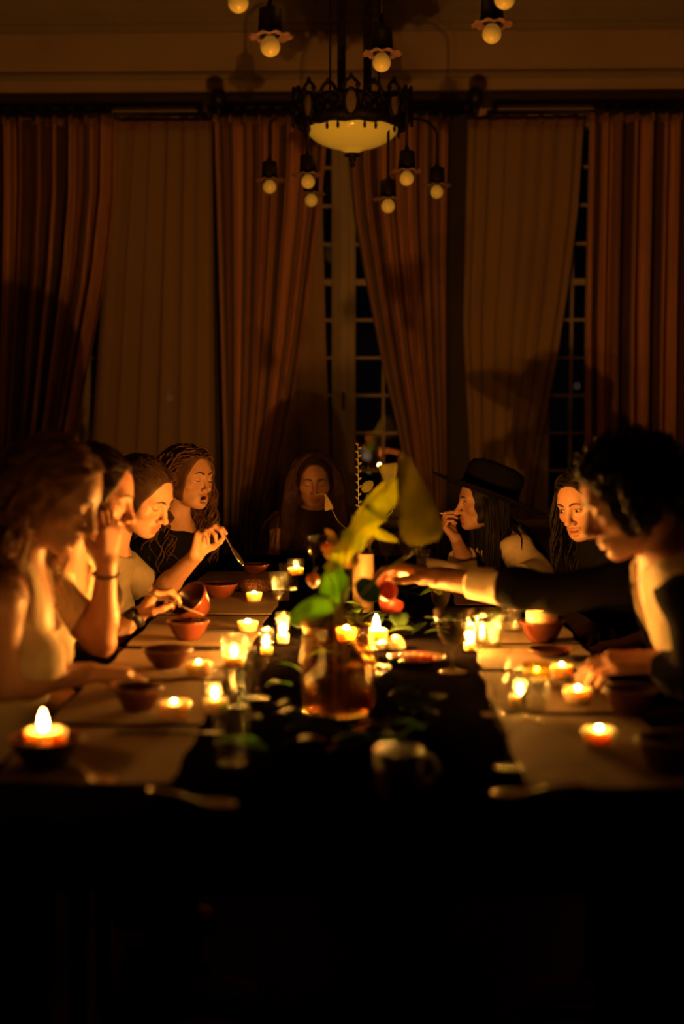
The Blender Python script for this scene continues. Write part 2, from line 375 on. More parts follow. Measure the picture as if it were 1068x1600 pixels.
def drape(lab, L, R, y, folds, amp, seed, mat_, nm, group, th=.004, heading=True):
    root = empty(nm, (0, 0, 0)); tag(root, lab, 'curtain', group)
    o = obj('fabric', curtain(lerp_keys(L), lerp_keys(R), ZB, ZT, y, folds, amp, seed), mat_, root, True)
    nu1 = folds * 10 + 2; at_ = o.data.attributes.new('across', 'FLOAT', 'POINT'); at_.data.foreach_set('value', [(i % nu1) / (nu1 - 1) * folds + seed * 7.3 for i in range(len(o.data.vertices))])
    s = o.modifiers.new('th', 'SOLIDIFY'); s.thickness = th; s.offset = 0
    if heading:
        a, b = lerp_keys(L)(0), lerp_keys(R)(0)
        h = obj('heading', curtain(lambda t: a - .004, lambda t: b + .004, ZT - .035, ZT + .010, y, folds, amp * 1.02, seed, 3), M['hem'], root, True)
        s = h.modifiers.new('th', 'SOLIDIFY'); s.thickness = .010; s.offset = 0
    return root
YD = WY - .20; YS = WY - .07
G1 = 'velvet drapes at the windows'; G2 = 'voile curtains at the windows'
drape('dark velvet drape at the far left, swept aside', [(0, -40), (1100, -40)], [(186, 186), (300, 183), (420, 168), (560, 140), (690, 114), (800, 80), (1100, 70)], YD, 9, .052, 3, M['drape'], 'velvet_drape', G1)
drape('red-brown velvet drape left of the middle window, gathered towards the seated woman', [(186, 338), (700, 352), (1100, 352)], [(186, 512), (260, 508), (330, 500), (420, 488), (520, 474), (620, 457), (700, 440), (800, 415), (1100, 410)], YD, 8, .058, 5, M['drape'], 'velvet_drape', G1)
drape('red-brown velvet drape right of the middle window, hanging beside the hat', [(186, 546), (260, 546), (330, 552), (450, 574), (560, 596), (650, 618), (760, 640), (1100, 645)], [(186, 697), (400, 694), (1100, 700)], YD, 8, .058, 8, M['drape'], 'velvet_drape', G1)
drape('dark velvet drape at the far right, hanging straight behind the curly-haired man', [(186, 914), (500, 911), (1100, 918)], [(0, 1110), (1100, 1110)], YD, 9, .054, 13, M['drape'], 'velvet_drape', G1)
drape('grey-green voile across the left window', [(186, 178), (1100, 100)], [(186, 331), (700, 331), (1100, 331)], YS, 6, .018, 21, M['sheer'], 'voile_curtain', G2, .0015)
drape('narrow voile strip at the middle window behind the long-haired woman', [(186, 440), (1100, 425)], [(186, 503), (330, 503), (530, 508), (700, 514), (1100, 516)], YS, 3, .010, 23, M['sheer'], 'voile_curtain', G2, .0015)
drape('pale voile across the right window, swept back towards the hat', [(186, 730), (500, 724), (800, 742), (1100, 745)], [(186, 910), (320, 903), (450, 888), (560, 872), (690, 848), (800, 830), (1100, 822)], YS, 7, .020, 27, M['sheer'], 'voile_curtain', G2, .0015)

# curtain rods with round finials
def rod(x0, x1, y, z, lab, fin=(True, True)):
    root = empty('curtain_rod', ((x0 + x1) / 2, y, z)); tag(root, lab, 'curtain rod', 'dark rods above the windows'); h = (x1 - x0) / 2
    obj('pole', tube([(-h, 0, 0), (h, 0, 0)], .013, 10), M['iron'], root, True)
    for s in (-1, 1):
        if fin[0 if s < 0 else 1]:
            f = obj('finial', join(ball(.048, 8, 14, 1.15, (s * h, 0, .085)), tube([(s * h, 0, -.01), (s * h, 0, .05)], .018, 8), ball(.022, 6, 10, 1, (s * h, 0, .02))), M['iron'], root, True)
        obj('bracket', join(box(s * h * .96 - .012, s * h * .96 + .012, .01, WY - y, -.012, .012), box(s * h * .96 - .025, s * h * .96 + .025, WY - y - .01, WY - y, -.05, .05)), M['iron'], root)
    for i in range(7):
        xx = -h + (i + .5) * 2 * h / 7
        obj('ring', xf(tube([(.019 * math.cos(a), 0, .019 * math.sin(a)) for a in [2 * math.pi * k / 12 for k in range(13)]], .0032, 5), Matrix.Translation((xx, 0, -.006)) @ Matrix.Rotation(math.pi / 2, 4, 'Z')), M['iron'], root, True)
ZR = at(534, 177, YD).z
rod(X(345), X(739), YD, ZR, 'dark curtain rod with round finials over the middle window')
rod(X(-60), X(325), YD, ZR, 'dark curtain rod over the left window', (True, False))
rod(X(760), X(1130), YD, ZR, 'dark curtain rod over the right window', (False, True))

# ---------------------------------------------------------------- chandeliers
def chandelier(cx, cy, zb, pend, lab):
    """zb: lowest point of the glass bowl; pend: world positions of the bulbs."""
    root = empty('chandelier', (cx, cy, zb)); tag(root, lab, 'chandelier', 'bronze chandeliers over the table')
    R = .262
    prof = [(0.012, .004)] + [(.205 * math.sin(a), .020 + .098 * (1 - math.cos(a)) ** .85 if x_ > 8 else .012) for x_, a in [(x, math.radians(x)) for x in range(8, 89, 8)]] + [(.206, .125), (.200, .126)]
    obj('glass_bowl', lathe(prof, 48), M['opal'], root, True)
    obj('bowl_cap', lathe([(0, -.055), (.008, -.052), (.014, -.04), (.007, -.030), (.02, -.018), (.012, -.010), (.038, -.002), (.034, .008), (0, .010)], 20), M['bronze'], root, True)
    obj('crown_band', lathe([(.212, .118), (.222, .112), (.25, .125), (.258, .15), (.248, .165), (.252, .21), (.262, .222), (.25, .236), (.240, .225), (.236, .16), (.214, .135), (.212, .118)], 56, lambda a, j: (.018 * math.sin(24 * a) if j >= 0 else .004 * math.sin(12 * a))), M['bronze'], root, True)
    n = 8
    for i in range(n):
        a = 2 * math.pi * i / n - math.pi / 2; Rz = Matrix.Rotation(a + math.pi / 2, 4, 'Z')
        T = Matrix.Translation((R * math.cos(a), R * math.sin(a), .185)) @ Rz
        oval = xf(lathe([(0, -.006), (.022, -.005), (.026, 0), (.022, .003), (0, .003)], 20), Matrix.Rotation(math.pi / 2, 4, 'X') @ Matrix.Diagonal((1.0, 2.0, 1, 1)))
        rim = tube([(.030 * math.cos(b), -.004, .056 * math.sin(b)) for b in [2 * math.pi * k / 20 for k in range(21)]], .0075, 6)
        crest = join(tube([(-.026, 0, .05), (-.034, 0, .075), (-.018, 0, .092), (0, 0, .104), (.018, 0, .092), (.034, 0, .075), (.026, 0, .05)], .008, 6), ball(.010, 6, 8, 1.4, (0, 0, .108)), ball(.012, 6, 8, .8, (-.03, 0, .07)), ball(.012, 6, 8, .8, (.03, 0, .07)))
        o = obj('medallion', xf(join(rim, crest), T), M['bronze'], root, True)
        obj('oval_inlay', xf(mv(oval, (0, -.002, 0)), T), M['medal'], o, True)
        b = a + math.pi / n; T2 = Matrix.Translation((R * .98 * math.cos(b), R * .98 * math.sin(b), .17)) @ Matrix.Rotation(b + math.pi / 2, 4, 'Z')
        sc_ = join(tube([(.036 * math.cos(q), 0, .052 + .05 * math.sin(q)) for q in [math.pi * k / 10 for k in range(11)]], .009, 6),
                   tube([(-.036 + .016 * math.cos(q) , -.006, .02 + .022 * math.sin(q)) for q in [2 * math.pi * k / 10 for k in range(9)]], .007, 6),
                   tube([(.036 - .016 * math.cos(q), -.006, .02 + .022 * math.sin(q)) for q in [2 * math.pi * k / 10 for k in range(9)]], .007, 6),
                   ball(.016, 6, 10, 1.2, (0, -.006, .005)), ball(.011, 6, 8, 1, (0, 0, .11)))
        obj('scroll', xf(sc_, T2), M['bronze'], root, True)
        for da in (-.12, .12):
            c = b + da
            obj('drop', mv(lathe([(0, -.034), (.005, -.030), (.0075, -.018), (.004, -.004), (.003, .018), (0, .02)], 8), (.216 * math.cos(c), .216 * math.sin(c), .115)), M['bronze'], root, True)
    H = CZ - zb
    for x, w_ in ((-.048, .019), (.068, .019)):
        obj('strap', join(box(x - w_, x + w_, -.004, .004, .20, H - .03), box(x - w_ * 1.5, x + w_ * 1.5, -.006, .006, .2, .23)), M['bronze'], root, bevel=.002)
    for x in (-.10, .118):
        obj('rod', tube([(x, .02, .21), (x, .02, H - .03)], .005, 6), M['bronze'], root, True)
    obj('cross_bar', join(box(-.25, .25, -.008, .008, .205, .221), box(-.008, .008, -.25, .25, .205, .221)), M['bronze'], root)
    obj('canopy', lathe([(0, H - .045), (.09, H - .04), (.14, H - .02), (.15, H - .001), (0, H - .001)], 24), M['bronze'], root, True)
    for (bx, by, bz) in pend:
        l = Vector((bx - cx, by - cy, bz - zb)); ang = math.atan2(l.y, l.x); rr = math.hypot(l.x, l.y)
        ca, sa = math.cos(ang), math.sin(ang); r0 = min(.25, rr)
        zt = max(.10, l.z + .16)
        path = [(r0 * ca, r0 * sa, .165)] + [((r0 + (rr - r0) * q) * ca, (r0 + (rr - r0) * q) * sa, .165 + .045 * math.sin(math.pi * q)) for q in (.35, .7, .95)] + [(l.x, l.y, .15), (l.x, l.y, l.z + .12)]
        arm = obj('arm', tube(path, .0065, 8), M['bronze'], root, True)
        so = obj('socket', mv(lathe([(0, .135), (.009, .132), (.012, .12), (.034, .112), (.037, .045), (.033, .035), (.026, .03), (0, .03)][::-1], 20), l), M['iron'], root, True)
        obj('fluted_skirt', mv(lathe([(.026, .034), (.040, .030), (.058, .025), (.068, .029), (.068, .032), (.058, .029), (.040, .035), (.026, .038), (.026, .034)], 48, lambda a, j: (.05 * math.sin(10 * a) if j in (2, 3, 4, 5) else (.0035 * math.sin(10 * a + 1.5) if j < 0 and -1 - j in (2, 3, 4, 5) else 0))), l), M['skirt'], so, True)
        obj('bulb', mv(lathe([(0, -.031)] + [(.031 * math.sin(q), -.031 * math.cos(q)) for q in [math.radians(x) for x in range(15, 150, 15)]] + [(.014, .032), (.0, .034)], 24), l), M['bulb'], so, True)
    return root
far = [at(421, 292, 6.62), at(481, 284, 6.35), at(486, 313, 6.95), at(635, 279, 6.12), at(606, 322, 6.40), at(682, 300, 6.80)]
cF = at(550, 243, 6.5)
chandelier(cF.x, 6.5, cF.z, far, 'bronze chandelier with yellow glass bowl, faint glow added, over the far end of the table')
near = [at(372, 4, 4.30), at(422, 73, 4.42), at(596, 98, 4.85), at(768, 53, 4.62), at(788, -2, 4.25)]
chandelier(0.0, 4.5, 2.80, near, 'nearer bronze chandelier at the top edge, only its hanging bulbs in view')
# ================================================================== THE TABLE
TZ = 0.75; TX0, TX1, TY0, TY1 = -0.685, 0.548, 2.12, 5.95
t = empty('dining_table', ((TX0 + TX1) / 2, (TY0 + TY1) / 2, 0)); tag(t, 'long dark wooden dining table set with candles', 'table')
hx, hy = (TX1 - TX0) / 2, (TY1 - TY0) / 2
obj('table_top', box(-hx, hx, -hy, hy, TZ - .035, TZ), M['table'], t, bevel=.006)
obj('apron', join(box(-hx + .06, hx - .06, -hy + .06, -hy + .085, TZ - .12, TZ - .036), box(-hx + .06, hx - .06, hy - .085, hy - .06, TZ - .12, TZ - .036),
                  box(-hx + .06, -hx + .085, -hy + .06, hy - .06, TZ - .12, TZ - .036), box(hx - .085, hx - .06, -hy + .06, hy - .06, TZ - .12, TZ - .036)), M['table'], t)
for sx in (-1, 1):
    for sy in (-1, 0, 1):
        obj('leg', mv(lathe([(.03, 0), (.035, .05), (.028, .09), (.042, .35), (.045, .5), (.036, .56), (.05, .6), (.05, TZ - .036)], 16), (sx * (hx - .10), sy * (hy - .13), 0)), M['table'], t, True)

def mat_sheet(x0, x1, y0, y1, seed):
    rs = random.Random(seed); n = 8; V = []; F = []
    for k in (0, 1):
        for j in range(n + 1):
            for i in range(n + 1):
                x = x0 + (x1 - x0) * i / n; y = y0 + (y1 - y0) * j / n
                V.append((x + .004 * math.sin(j * 1.3 + seed), y + .004 * math.sin(i * 1.1 + seed), TZ + .0004 + (.0012 if k else 0)))
    m = (n + 1) ** 2
    for j in range(n):
        for i in range(n):
            a = j * (n + 1) + i
            F.append((a, a + n + 1, a + n + 2, a + 1)); F.append((a + m, a + m + 1, a + m + n + 2, a + m + n + 1))
    ring = [i for i in range(n + 1)] + [j * (n + 1) + n for j in range(1, n + 1)] + [n * (n + 1) + i for i in range(n - 1, -1, -1)] + [j * (n + 1) for j in range(n - 1, 0, -1)]
    for a, b in zip(ring, ring[1:] + ring[:1]): F.append((a, b, b + m, a + m))
    return V, F
mats = [(-.668, -.358, 2.36, 2.77, 'paper place mat at the near left corner under the tall flame'), (-.672, -.362, 2.81, 3.24, 'paper place mat on the left with the lone dark bowl'),
        (-.668, -.345, 3.27, 3.66, 'paper place mat on the left before the hand-on-face diner'), (-.672, -.34, 3.71, 4.24, 'paper place mat on the left under the scooping hands'),
        (-.668, -.33, 4.28, 4.78, 'paper place mat on the left with the bread roll'), (-.66, -.33, 4.84, 5.35, 'paper place mat at the far left end'),
        (.245, .532, 2.36, 2.90, 'paper place mat at the near right corner'), (.240, .530, 2.94, 3.37, 'paper place mat on the right before the curly-haired man'),
        (.245, .534, 3.41, 3.76, 'paper place mat on the right below the black sleeve'), (.235, .530, 3.79, 4.14, 'paper place mat on the right with the candle in a clay bowl'),
        (.240, .53, 4.5, 5.0, 'paper place mat on the right behind the black sleeve')]
for i, (a, b, c, d, lab) in enumerate(mats):
    cx, cy = (a + b) / 2, (c + d) / 2
    o = obj('place_mat', mat_sheet(a - cx, b - cx, c - cy, d - cy, i), M['paper'], loc=(cx, cy, 0)); tag(o, lab, 'place mat', 'paper place mats along the table')
MZ = TZ + .0018
def spot(px, py):
    p = on(px, py, TZ); z = TZ + .0002
    for a, b, c, d, _ in mats:
        if a - .05 < p.x < b + .05 and c - .05 < p.y < d + .05: z = MZ
    return Vector((p.x, p.y, z))
TAKEN = []
def bowl_vf(r, h, t=.005):
    return shell([(r * .52, 0), (r * .60, .004), (r * .80, h * .42), (r * .95, h * .80), (r * 1.03, h * .93), (r * 1.04, h)], t, 36)
def bowl(px, py, r, h, lab, m='clay', food=True, group='terracotta bowls on the table'):
    p = spot(px, py); root = empty('bowl', p); tag(root, lab, 'bowl', group); TAKEN.append((p.x, p.y, r))
    obj('vessel', bowl_vf(r, h), M[m], root, True)
    if food: obj('stew', mv(lathe([(0, h * .62), (r * .4, h * .63), (r * .80, h * .58), (r * .80, h * .56), (0, h * .56)][::-1], 28), (0, 0, 0)), M['food'], root, True)
    return root
flame_prof = [(0, 0), (.0028, .001), (.0046, .005), (.0050, .009), (.0042, .014), (.0025, .019), (.001, .023), (0, .025)]
def flame_mesh(s=1.0, sz=None): return lathe([(r * s, z * (sz or s)) for r, z in flame_prof], 10)
def votive(px, py, lab, r=.031, h=.038, fs=1.0, level=.88, glass='glass', name='votive_candle', fm='flame'):
    p = spot(px, py); root = empty(name, p); tag(root, lab, 'candle', 'small candles burning along the table'); TAKEN.append((p.x, p.y, r))
    obj('glass_cup', shell([(r * .80, 0), (r * .86, .003), (r * .96, h * .5), (r, h)], .0025, 28), M[glass], root, True)
    z = h * level
    obj('wax', lathe([(0, .0035), (r * .78, .0035), (r * .93, z * .8), (r * .93, z), (r * .85, z - .001), (r * .5, z - .0035), (0, z - .004)], 24), M['wax'], root, True)
    obj('wick', tube([(0, 0, z - .004), (.0005, 0, z + .006)], .0008, 5), M['wick'], root)
    obj('flame', mv(flame_mesh(fs * 1.25, fs * .30), (0, 0, z - .001)), M[fm], root, True)
    return root
def tumbler(px, py, r, h, lab, facets=0, group='drinking glasses on the table', fill=0.0, candle=False, fm='flame_mid'):
    p = spot(px, py); root = empty('tumbler', p); tag(root, lab, 'glass', group); TAKEN.append((p.x, p.y, r))
    prof = [(r * .78, 0), (r * .80, .004), (r * .88, h * .4), (r * .96, h * .8), (r, h)]
    if facets:
        v = lathe([(0, 0)] + prof + [(a - .003, max(b, .006)) for a, b in prof[::-1]] + [(0, .006)], 40, lambda a, j: (.03 * math.cos(facets * a + (j % 2) * math.pi) if 0 <= j < 20 else 0))
        obj('glass_wall', v, M['glass'], root, False)
    else:
        obj('glass_wall', shell(prof, .0025, 30), M['glass'], root, True)
    if fill: obj('water', lathe([(0, .0045), (r * .75, .0045), (r * .86, h * fill), (0, h * fill)], 24), M['glass'], root, True)
    if candle:  # wax and flame added in place of candle reflections in the glass
        obj('wax', lathe([(0, .004), (r * .72, .004), (r * .78, h * .30), (0, h * .30)], 20), M['wax'], root, True)
        obj('flame', mv(flame_mesh(.9), (0, 0, h * .30 + .003)), M[fm], root, True)
    return root
def goblet(px, py, r, h, lab, wine=False):
    p = spot(px, py); root = empty('goblet', p); tag(root, lab, 'glass', 'drinking glasses on the table'); TAKEN.append((p.x, p.y, r))
    zs = h * .40
    obj('foot', lathe([(0, 0), (r * .78, 0), (r * .80, .002), (r * .3, .006), (.006, .012), (.0048, zs * .5), (.006, zs), (0, zs)], 28), M['glass'], root, True)
    prof = [(.004, zs), (r * .42, zs + .008), (r * .70, zs + (h - zs) * .3), (r * .90, zs + (h - zs) * .7), (r, h)]
    obj('glass_bowl', lathe(prof + [(a - .0015, b + (.002 if i == 0 else 0)) for i, (a, b) in enumerate(prof)][::-1], 30), M['glass'], root, True)
    return root

# ---- left side of the table, near to far
bowl(72, 1196, .064, .050, 'clay bowl holding the tallest flame at the near left corner', 'claydark', False)
p = spot(72, 1196)
c = empty('stub_candle', p + Vector((0, 0, .0062))); tag(c, 'thick candle stub with a tall flame in the near left clay bowl', 'candle', 'stub candles set in bowls')
obj('wax', lathe([(0, 0), (.030, 0), (.036, .03), (.037, .054), (.034, .058), (.024, .052), (0, .050)], 26), M['wax'], c, True)
obj('wick', tube([(0, 0, .048), (.001, 0, .062)], .001, 5), M['wick'], c)
obj('flame', mv(flame_mesh(1.5), (-.004, 0, .056)), M['flame_dim'], c, True)
votive(272, 1124, 'glass votive burning on the near left paper mat', .036, .040, .8, fm='flame_dim')
bowl(216, 1110, .052, .050, 'dark clay bowl beside the votive on the left', 'claydark')
votive(310, 1057, 'glass votive burning in front of the clay bowls on the left', .033, .038, .8, fm='flame_dim')
bowl(262, 1043, .060, .046, 'wide dark clay bowl before the bare-armed diner', 'claydark')
bowl(294, 1000, .056, .052, 'small clay bowl under the tilted pot on the left')
votive(387, 988, 'glass votive between the paper mats and the cut glasses', .031, .034, fm='flame_mid')
bowl(344, 934, .057, .046, 'clay bowl with a bright rim beyond the tilted pot')
p = spot(397, 926)
o = obj('bread_roll', lathe([(0, 0), (.045, .001), (.056, .012), (.055, .026), (.042, .042), (.022, .050), (0, .052)], 24, lambda a, j: .03 * math.sin(3 * a + 1) if j >= 0 else 0), M['food'], smooth=True, loc=p)
tag(o, 'round brown bread roll beside the far left votive', 'bread'); TAKEN.append((p.x, p.y, .05))
votive(397, 941, 'glass votive burning beside the bread roll', .028, .034, fm='flame_mid')
bowl(398, 897, .052, .036, 'shallow clay bowl at the far left end of the table')
tumbler(437, 938, .038, .085, 'cut glass tumbler sparkling near the orange berries', 9)
tumbler(452, 922, .036, .09, 'second cut glass tumbler just behind the sparkling one', 9)
votive(462, 900, 'clear glass jar candle in front of the long-haired woman', .033, .062, .75, level=.45, fm='flame')
goblet(490, 898, .040, .150, 'flared goblet in front of the long-haired woman')
goblet(522, 905, .036, .145, 'goblet half hidden behind the yellow leaf')
tumbler(442, 1006, .020, .085, 'narrow glass with a small flame added for its glint left of the leaves', candle=True, fm='flame')
tumbler(416, 1024, .020, .07, 'short narrow glass with a flame added for its glint left of the vase', candle=True, fm='flame')
tumbler(336, 1114, .032, .092, 'tall tumbler with a low flame added for its glints on the left', candle=True, fm='flame_dim')
tumbler(372, 1104, .032, .095, 'faint tumbler to the right of the tall tumbler with the added flame')
tumbler(366, 1042, .032, .080, 'tumbler with a low flame added for its glints behind the left votives', candle=True, fm='flame_low')
tumbler(362, 1192, .034, .095, 'shadowy near tumbler on the left of the runner')
goblet(402, 1090, .034, .14, 'shadowy goblet on the left edge of the dark leaves')
# ---- right side
goblet(706, 1050, .045, .150, 'large goblet full of candle glints below the reaching arm')
tumbler(762, 1012, .044, .10, 'wide tumbler right of the large goblet', fill=.45)
tumbler(799, 988, .030, .075, 'small tumbler in front of the clay bowl candle', candle=False)
tumbler(733, 1018, .018, .072, 'narrow glass with a flame added for its glint between goblet and wide tumbler', candle=True, fm='flame')
bowl(846, 1003, .060, .056, 'tall clay bowl with a candle, below the black sleeve', 'clay', False)
p = spot(846, 1003)
c = empty('stub_candle', p + Vector((0, 0, .0062))); tag(c, 'broad orange candle stub in the clay bowl on the right', 'candle', 'stub candles set in bowls')
obj('wax', lathe([(0, 0), (.030, 0), (.042, .04), (.043, .076), (.040, .079), (.02, .074), (0, .073)], 26), M['wax'], c, True)
obj('wick', tube([(0, 0, .07), (.001, 0, .080)], .001, 5), M['wick'], c)
obj('flame', mv(flame_mesh(.6), (0, 0, .076)), M['flame_low'], c, True)
bowl(860, 1028, .056, .022, 'shallow clay saucer in front of the clay bowl candle', 'clay', False)
votive(838, 1068, 'yellow glass votive on the right', .034, .045, .6, glass='amber', fm='flame_low', level=.7)
votive(877, 1062, 'twin-glint glass votive on the right of the yellow one', .027, .048, .8, level=.7, fm='flame_low')
votive(902, 1100, 'glass votive burning before the curly-haired man', .034, .038, .8, fm='flame_low')
votive(935, 1170, 'glass votive burning at the near right of the table', .033, .042, .8, fm='flame_low')
bowl(985, 1118, .056, .056, 'dark clay bowl by the curly-haired man\'s hand', 'claydark')
bowl(1045, 1205, .058, .058, 'dark clay bowl at the near right corner', 'claydark')
tumbler(812, 1106, .030, .085, 'tumbler with a low flame added for its glints left of the right votives', candle=True, fm='flame_low')
tumbler(832, 1128, .030, .082, 'dim tumbler in front of the right-hand tumbler with the added flame')
goblet(772, 1118, .036, .14, 'goblet with a round glint right of the dark leaves')
goblet(795, 1200, .036, .14, 'shadowy goblet at the near right of the runner')
tumbler(660, 893, .028, .085, 'small tumbler at the far end beside the paper napkin')
goblet(603, 896, .038, .15, 'goblet behind the reaching hand')
goblet(632, 890, .036, .145, 'goblet between the reaching hand and the small tumbler')
goblet(688, 980, .034, .13, 'goblet rim seen just under the white cuff')
# folded napkin at the far end
p = spot(705, 892)
def napkin():
    V = []; F = []; n = 12
    for j in range(5):
        for i in range(n + 1):
            u = i / n; v = j / 4
            z = .018 + .022 * math.sin(math.pi * v) + .010 * math.sin(5 * u + 3 * v) - .010 * abs(u - .5)
            V.append(((u - .5) * .19, (v - .5) * .14, z))
    for j in range(4):
        for i in range(n): a = j * (n + 1) + i; F.append((a, a + 1, a + n + 2, a + n + 1))
    return V, F
o = obj('napkin', napkin(), M['linen'], smooth=True, loc=(p.x, p.y, TZ + .004)); s = o.modifiers.new('s', 'SOLIDIFY'); s.thickness = .012
tag(o, 'crumpled pale napkin before the woman in the hat', 'napkin')
# clay cup at the near end
p = spot(622, 1243); o = empty('clay_cup', p); tag(o, 'small clay cup at the near end of the dark runner', 'cup'); TAKEN.append((p.x, p.y, .05))
obj('cup_wall', shell([(.030, 0), (.034, .004), (.038, .04), (.040, .078)], .004, 28), M['claydark'], o, True)
obj('handle', tube([(.037, 0, .018), (.058, 0, .024), (.062, 0, .045), (.052, 0, .062), (.038, 0, .064)], .005, 8), M['claydark'], o, True)
# centre candles
p = spot(591, 1012); c = empty('stub_candle', p); tag(c, 'white candle stub flaring in a wax puddle behind the vase', 'candle', 'candles in the middle of the table'); TAKEN.append((p.x, p.y, .04))
obj('wax', lathe([(0, 0), (.030, 0), (.026, .006), (.022, .046), (.019, .050), (0, .046)], 22, lambda a, j: .10 * math.sin(2 * a + j) if j >= 0 else 0), M['wax'], c, True)
obj('wax_run', mv(lathe([(0, 0), (.026, 0), (.024, .016), (.014, .030), (0, .034)], 18), (.045, 0, 0)), M['wax'], c, True)
obj('wick', tube([(-.004, 0, .044), (-.006, 0, .056)], .001, 5), M['wick'], c)
obj('flame', mv(flame_mesh(1.5), (-.006, 0, .050)), M['flame_big'], c, True)
votive(541, 1003, 'glass votive burning behind the vase', .030, .042, 1.3, fm='flame_big')
p = spot(567, 955); c = empty('pillar_candle', p); tag(c, 'tall cream pillar candle, unlit, behind the leaves', 'candle', 'candles in the middle of the table'); TAKEN.append((p.x, p.y, .04))
obj('wax', lathe([(0, 0), (.033, 0), (.0335, .10), (.033, .176), (.030, .180), (.012, .173), (0, .172)], 28, lambda a, j: .012 * math.sin(3 * a + j) if j >= 0 else 0), M['parch'], c, True)
obj('wick', tube([(0, 0, .17), (.002, 0, .186)], .001, 5), M['wick'], c)

# ---- cutlery
def spoon_vf(L=.17):
    V = []; F = []; st = [(-.035, .004), (-.030, .012), (-.018, .0185), (0, .0205), (.016, .016), (.028, .008), (.040, .004), (.08, .0035), (L - .05, .006), (L - .04, .002)]
    for x, wd in st:
        dep = -.006 * max(0, 1 - (x / .034) ** 2) if x < .034 else .004 * math.sin((x - .034) * 18)
        for k in (-1, -.5, 0, .5, 1):
            V.append((x, wd * k, .008 + dep * (1 - k * k) + (.004 if x > .05 else 0)))
    for i in range(len(st) - 1):
        for k in range(4): a = i * 5 + k; F.append((a, a + 1, a + 6, a + 5))
    return V, F
def spoon(loc, rot, lab, group='spoons on the table'):
    o = obj('spoon', spoon_vf(), M['steel'], smooth=True, loc=loc, rot=rot); s = o.modifiers.new('s', 'SOLIDIFY'); s.thickness = .0018
    tag(o, lab, 'spoon', group); return o
for px, py, rz, lab in [(158, 1224, 2.3, 'spoon glinting on the near left paper mat'), (338, 1262, 2.7, 'spoon glinting at the near edge right of the left mat'), (800, 1246, .3, 'spoon at the near edge right of the clay cup')]:
    p = spot(px, py); spoon((p.x, p.y, p.z - .0005), (0, 0, rz), lab)
def knife(px, py, rz, lab):
    p = spot(px, py)
    o = obj('table_knife', join(mv(box(-.10, .0, -.006, .006, 0, .006), (0, 0, 0)), box(0, .11, -.008, .008, .0012, .003)), M['leather'], loc=(p.x, p.y, p.z + .0003), rot=(0, 0, rz), bevel=.002)
    tag(o, lab, 'knife', 'dark-handled knives beside the mats')
knife(262, 1148, .05, 'dark knife across the left side in front of the near votive')
knife(333, 1017, .05, 'dark knife behind the second votive on the left')
knife(366, 988, .1, 'dark knife beside the far votive on the left')

# ---- pomegranate pieces
def pome_half(loc, rot, lab, r=.04):
    root = empty('pomegranate_half', loc); root.rotation_euler = rot; tag(root, lab, 'fruit', 'pomegranate halves')
    obj('rind', lathe([(0, -r)] + [(r * math.sin(a), -r * math.cos(a)) for a in [math.radians(x) for x in range(15, 91, 15)]] + [(r * .9, .002), (r * .85, -.004), (0, -.006)], 22), M['pome'], root, True)
    for i in range(26):
        a = i * 2.4; q = r * .78 * math.sqrt((i + .5) / 26)
        obj('seed', SEED, None, root, loc=(q * math.cos(a), q * math.sin(a), -.003))
SEED = mesh('seed', ball(.0052, 5, 7, 1.2), M['seed'], True)
p = spot(612, 962); pome_half((p.x, p.y, p.z + .040), (-.5, .2, 0), 'pomegranate half beyond the candle stub, under the arm'); TAKEN.append((p.x, p.y, .045))
p = spot(650, 1034); d = empty('small_dish', p); tag(d, 'small dark dish of pomegranate seeds in the leaves', 'dish'); TAKEN.append((p.x, p.y, .075))
obj('plate', shell([(.04, 0), (.055, .004), (.072, .014)], .003, 28), M['claydark'], d, True)
rs = random.Random(4); heap = []
for i in range(60):
    a, q = rs.uniform(0, 6.28), .045 * math.sqrt(rs.random())
    heap.append(mv(ball(.0055, 5, 7, 1.1), (q * math.cos(a), q * math.sin(a), .008 + .012 * (1 - q / .045) * rs.random() + .004)))
o = obj('pomegranate_seeds', join(*heap), M['seed'], smooth=True, loc=p + Vector((0, 0, .0008))); tag(o, 'heap of red pomegranate seeds in the small dish', 'fruit', kind='stuff')
o = obj('wooden_pick', tube([(-.05, 0, 0), (.05, 0, .004)], [.0035, .0022], 8), M['dry'], smooth=True, loc=p + Vector((.02, -.03, .0205)), rot=(0, 0, -.15)); tag(o, 'pale wooden pick lying on the dish of seeds', 'pick')

# ---- leaves
def leaf_vf(base, tip, width, nrm, bend=.12, fold=.25, prof='lance', n=14, seed=0):
    base, tip, nrm = Vector(base), Vector(tip), Vector(nrm).normalized(); ax = tip - base; L = ax.length; t_ = ax.normalized()
    nrm = (nrm - t_ * nrm.dot(t_)).normalized(); side = t_.cross(nrm); V = []; F = []
    for i in range(n + 1):
        u = i / n
        if prof == 'lance': wd = math.sin(math.pi * min(1, u * .94 + .06)) ** .8
        elif prof == 'fern': wd = (math.sin(math.pi * min(1, u * .92 + .08)) ** .7) * (1 - .28 * (i % 2))
        elif prof == 'arrow': wd = (1 - u) ** .55 * min(1, .55 + u * 4)
        elif prof == 'fan': wd = u ** .8 * (1 if u < .99 else .8)
        else: wd = math.sin(math.pi * (u * .96 + .04)) ** .55
        c = base + ax * u + nrm * (bend * L * math.sin(math.pi * u)); wv = .06 * math.sin(9 * u + seed)
        for k in (-1, -.5, 0, .5, 1):
            V.append(tuple(c + side * (k * wd * width / 2) + nrm * (abs(k) * fold * wd * width / 2 + wv * k * width * .3)))
    for i in range(n):
        for k in range(4): a = i * 5 + k; F.append((a, a + 1, a + 6, a + 5))
    return V, F
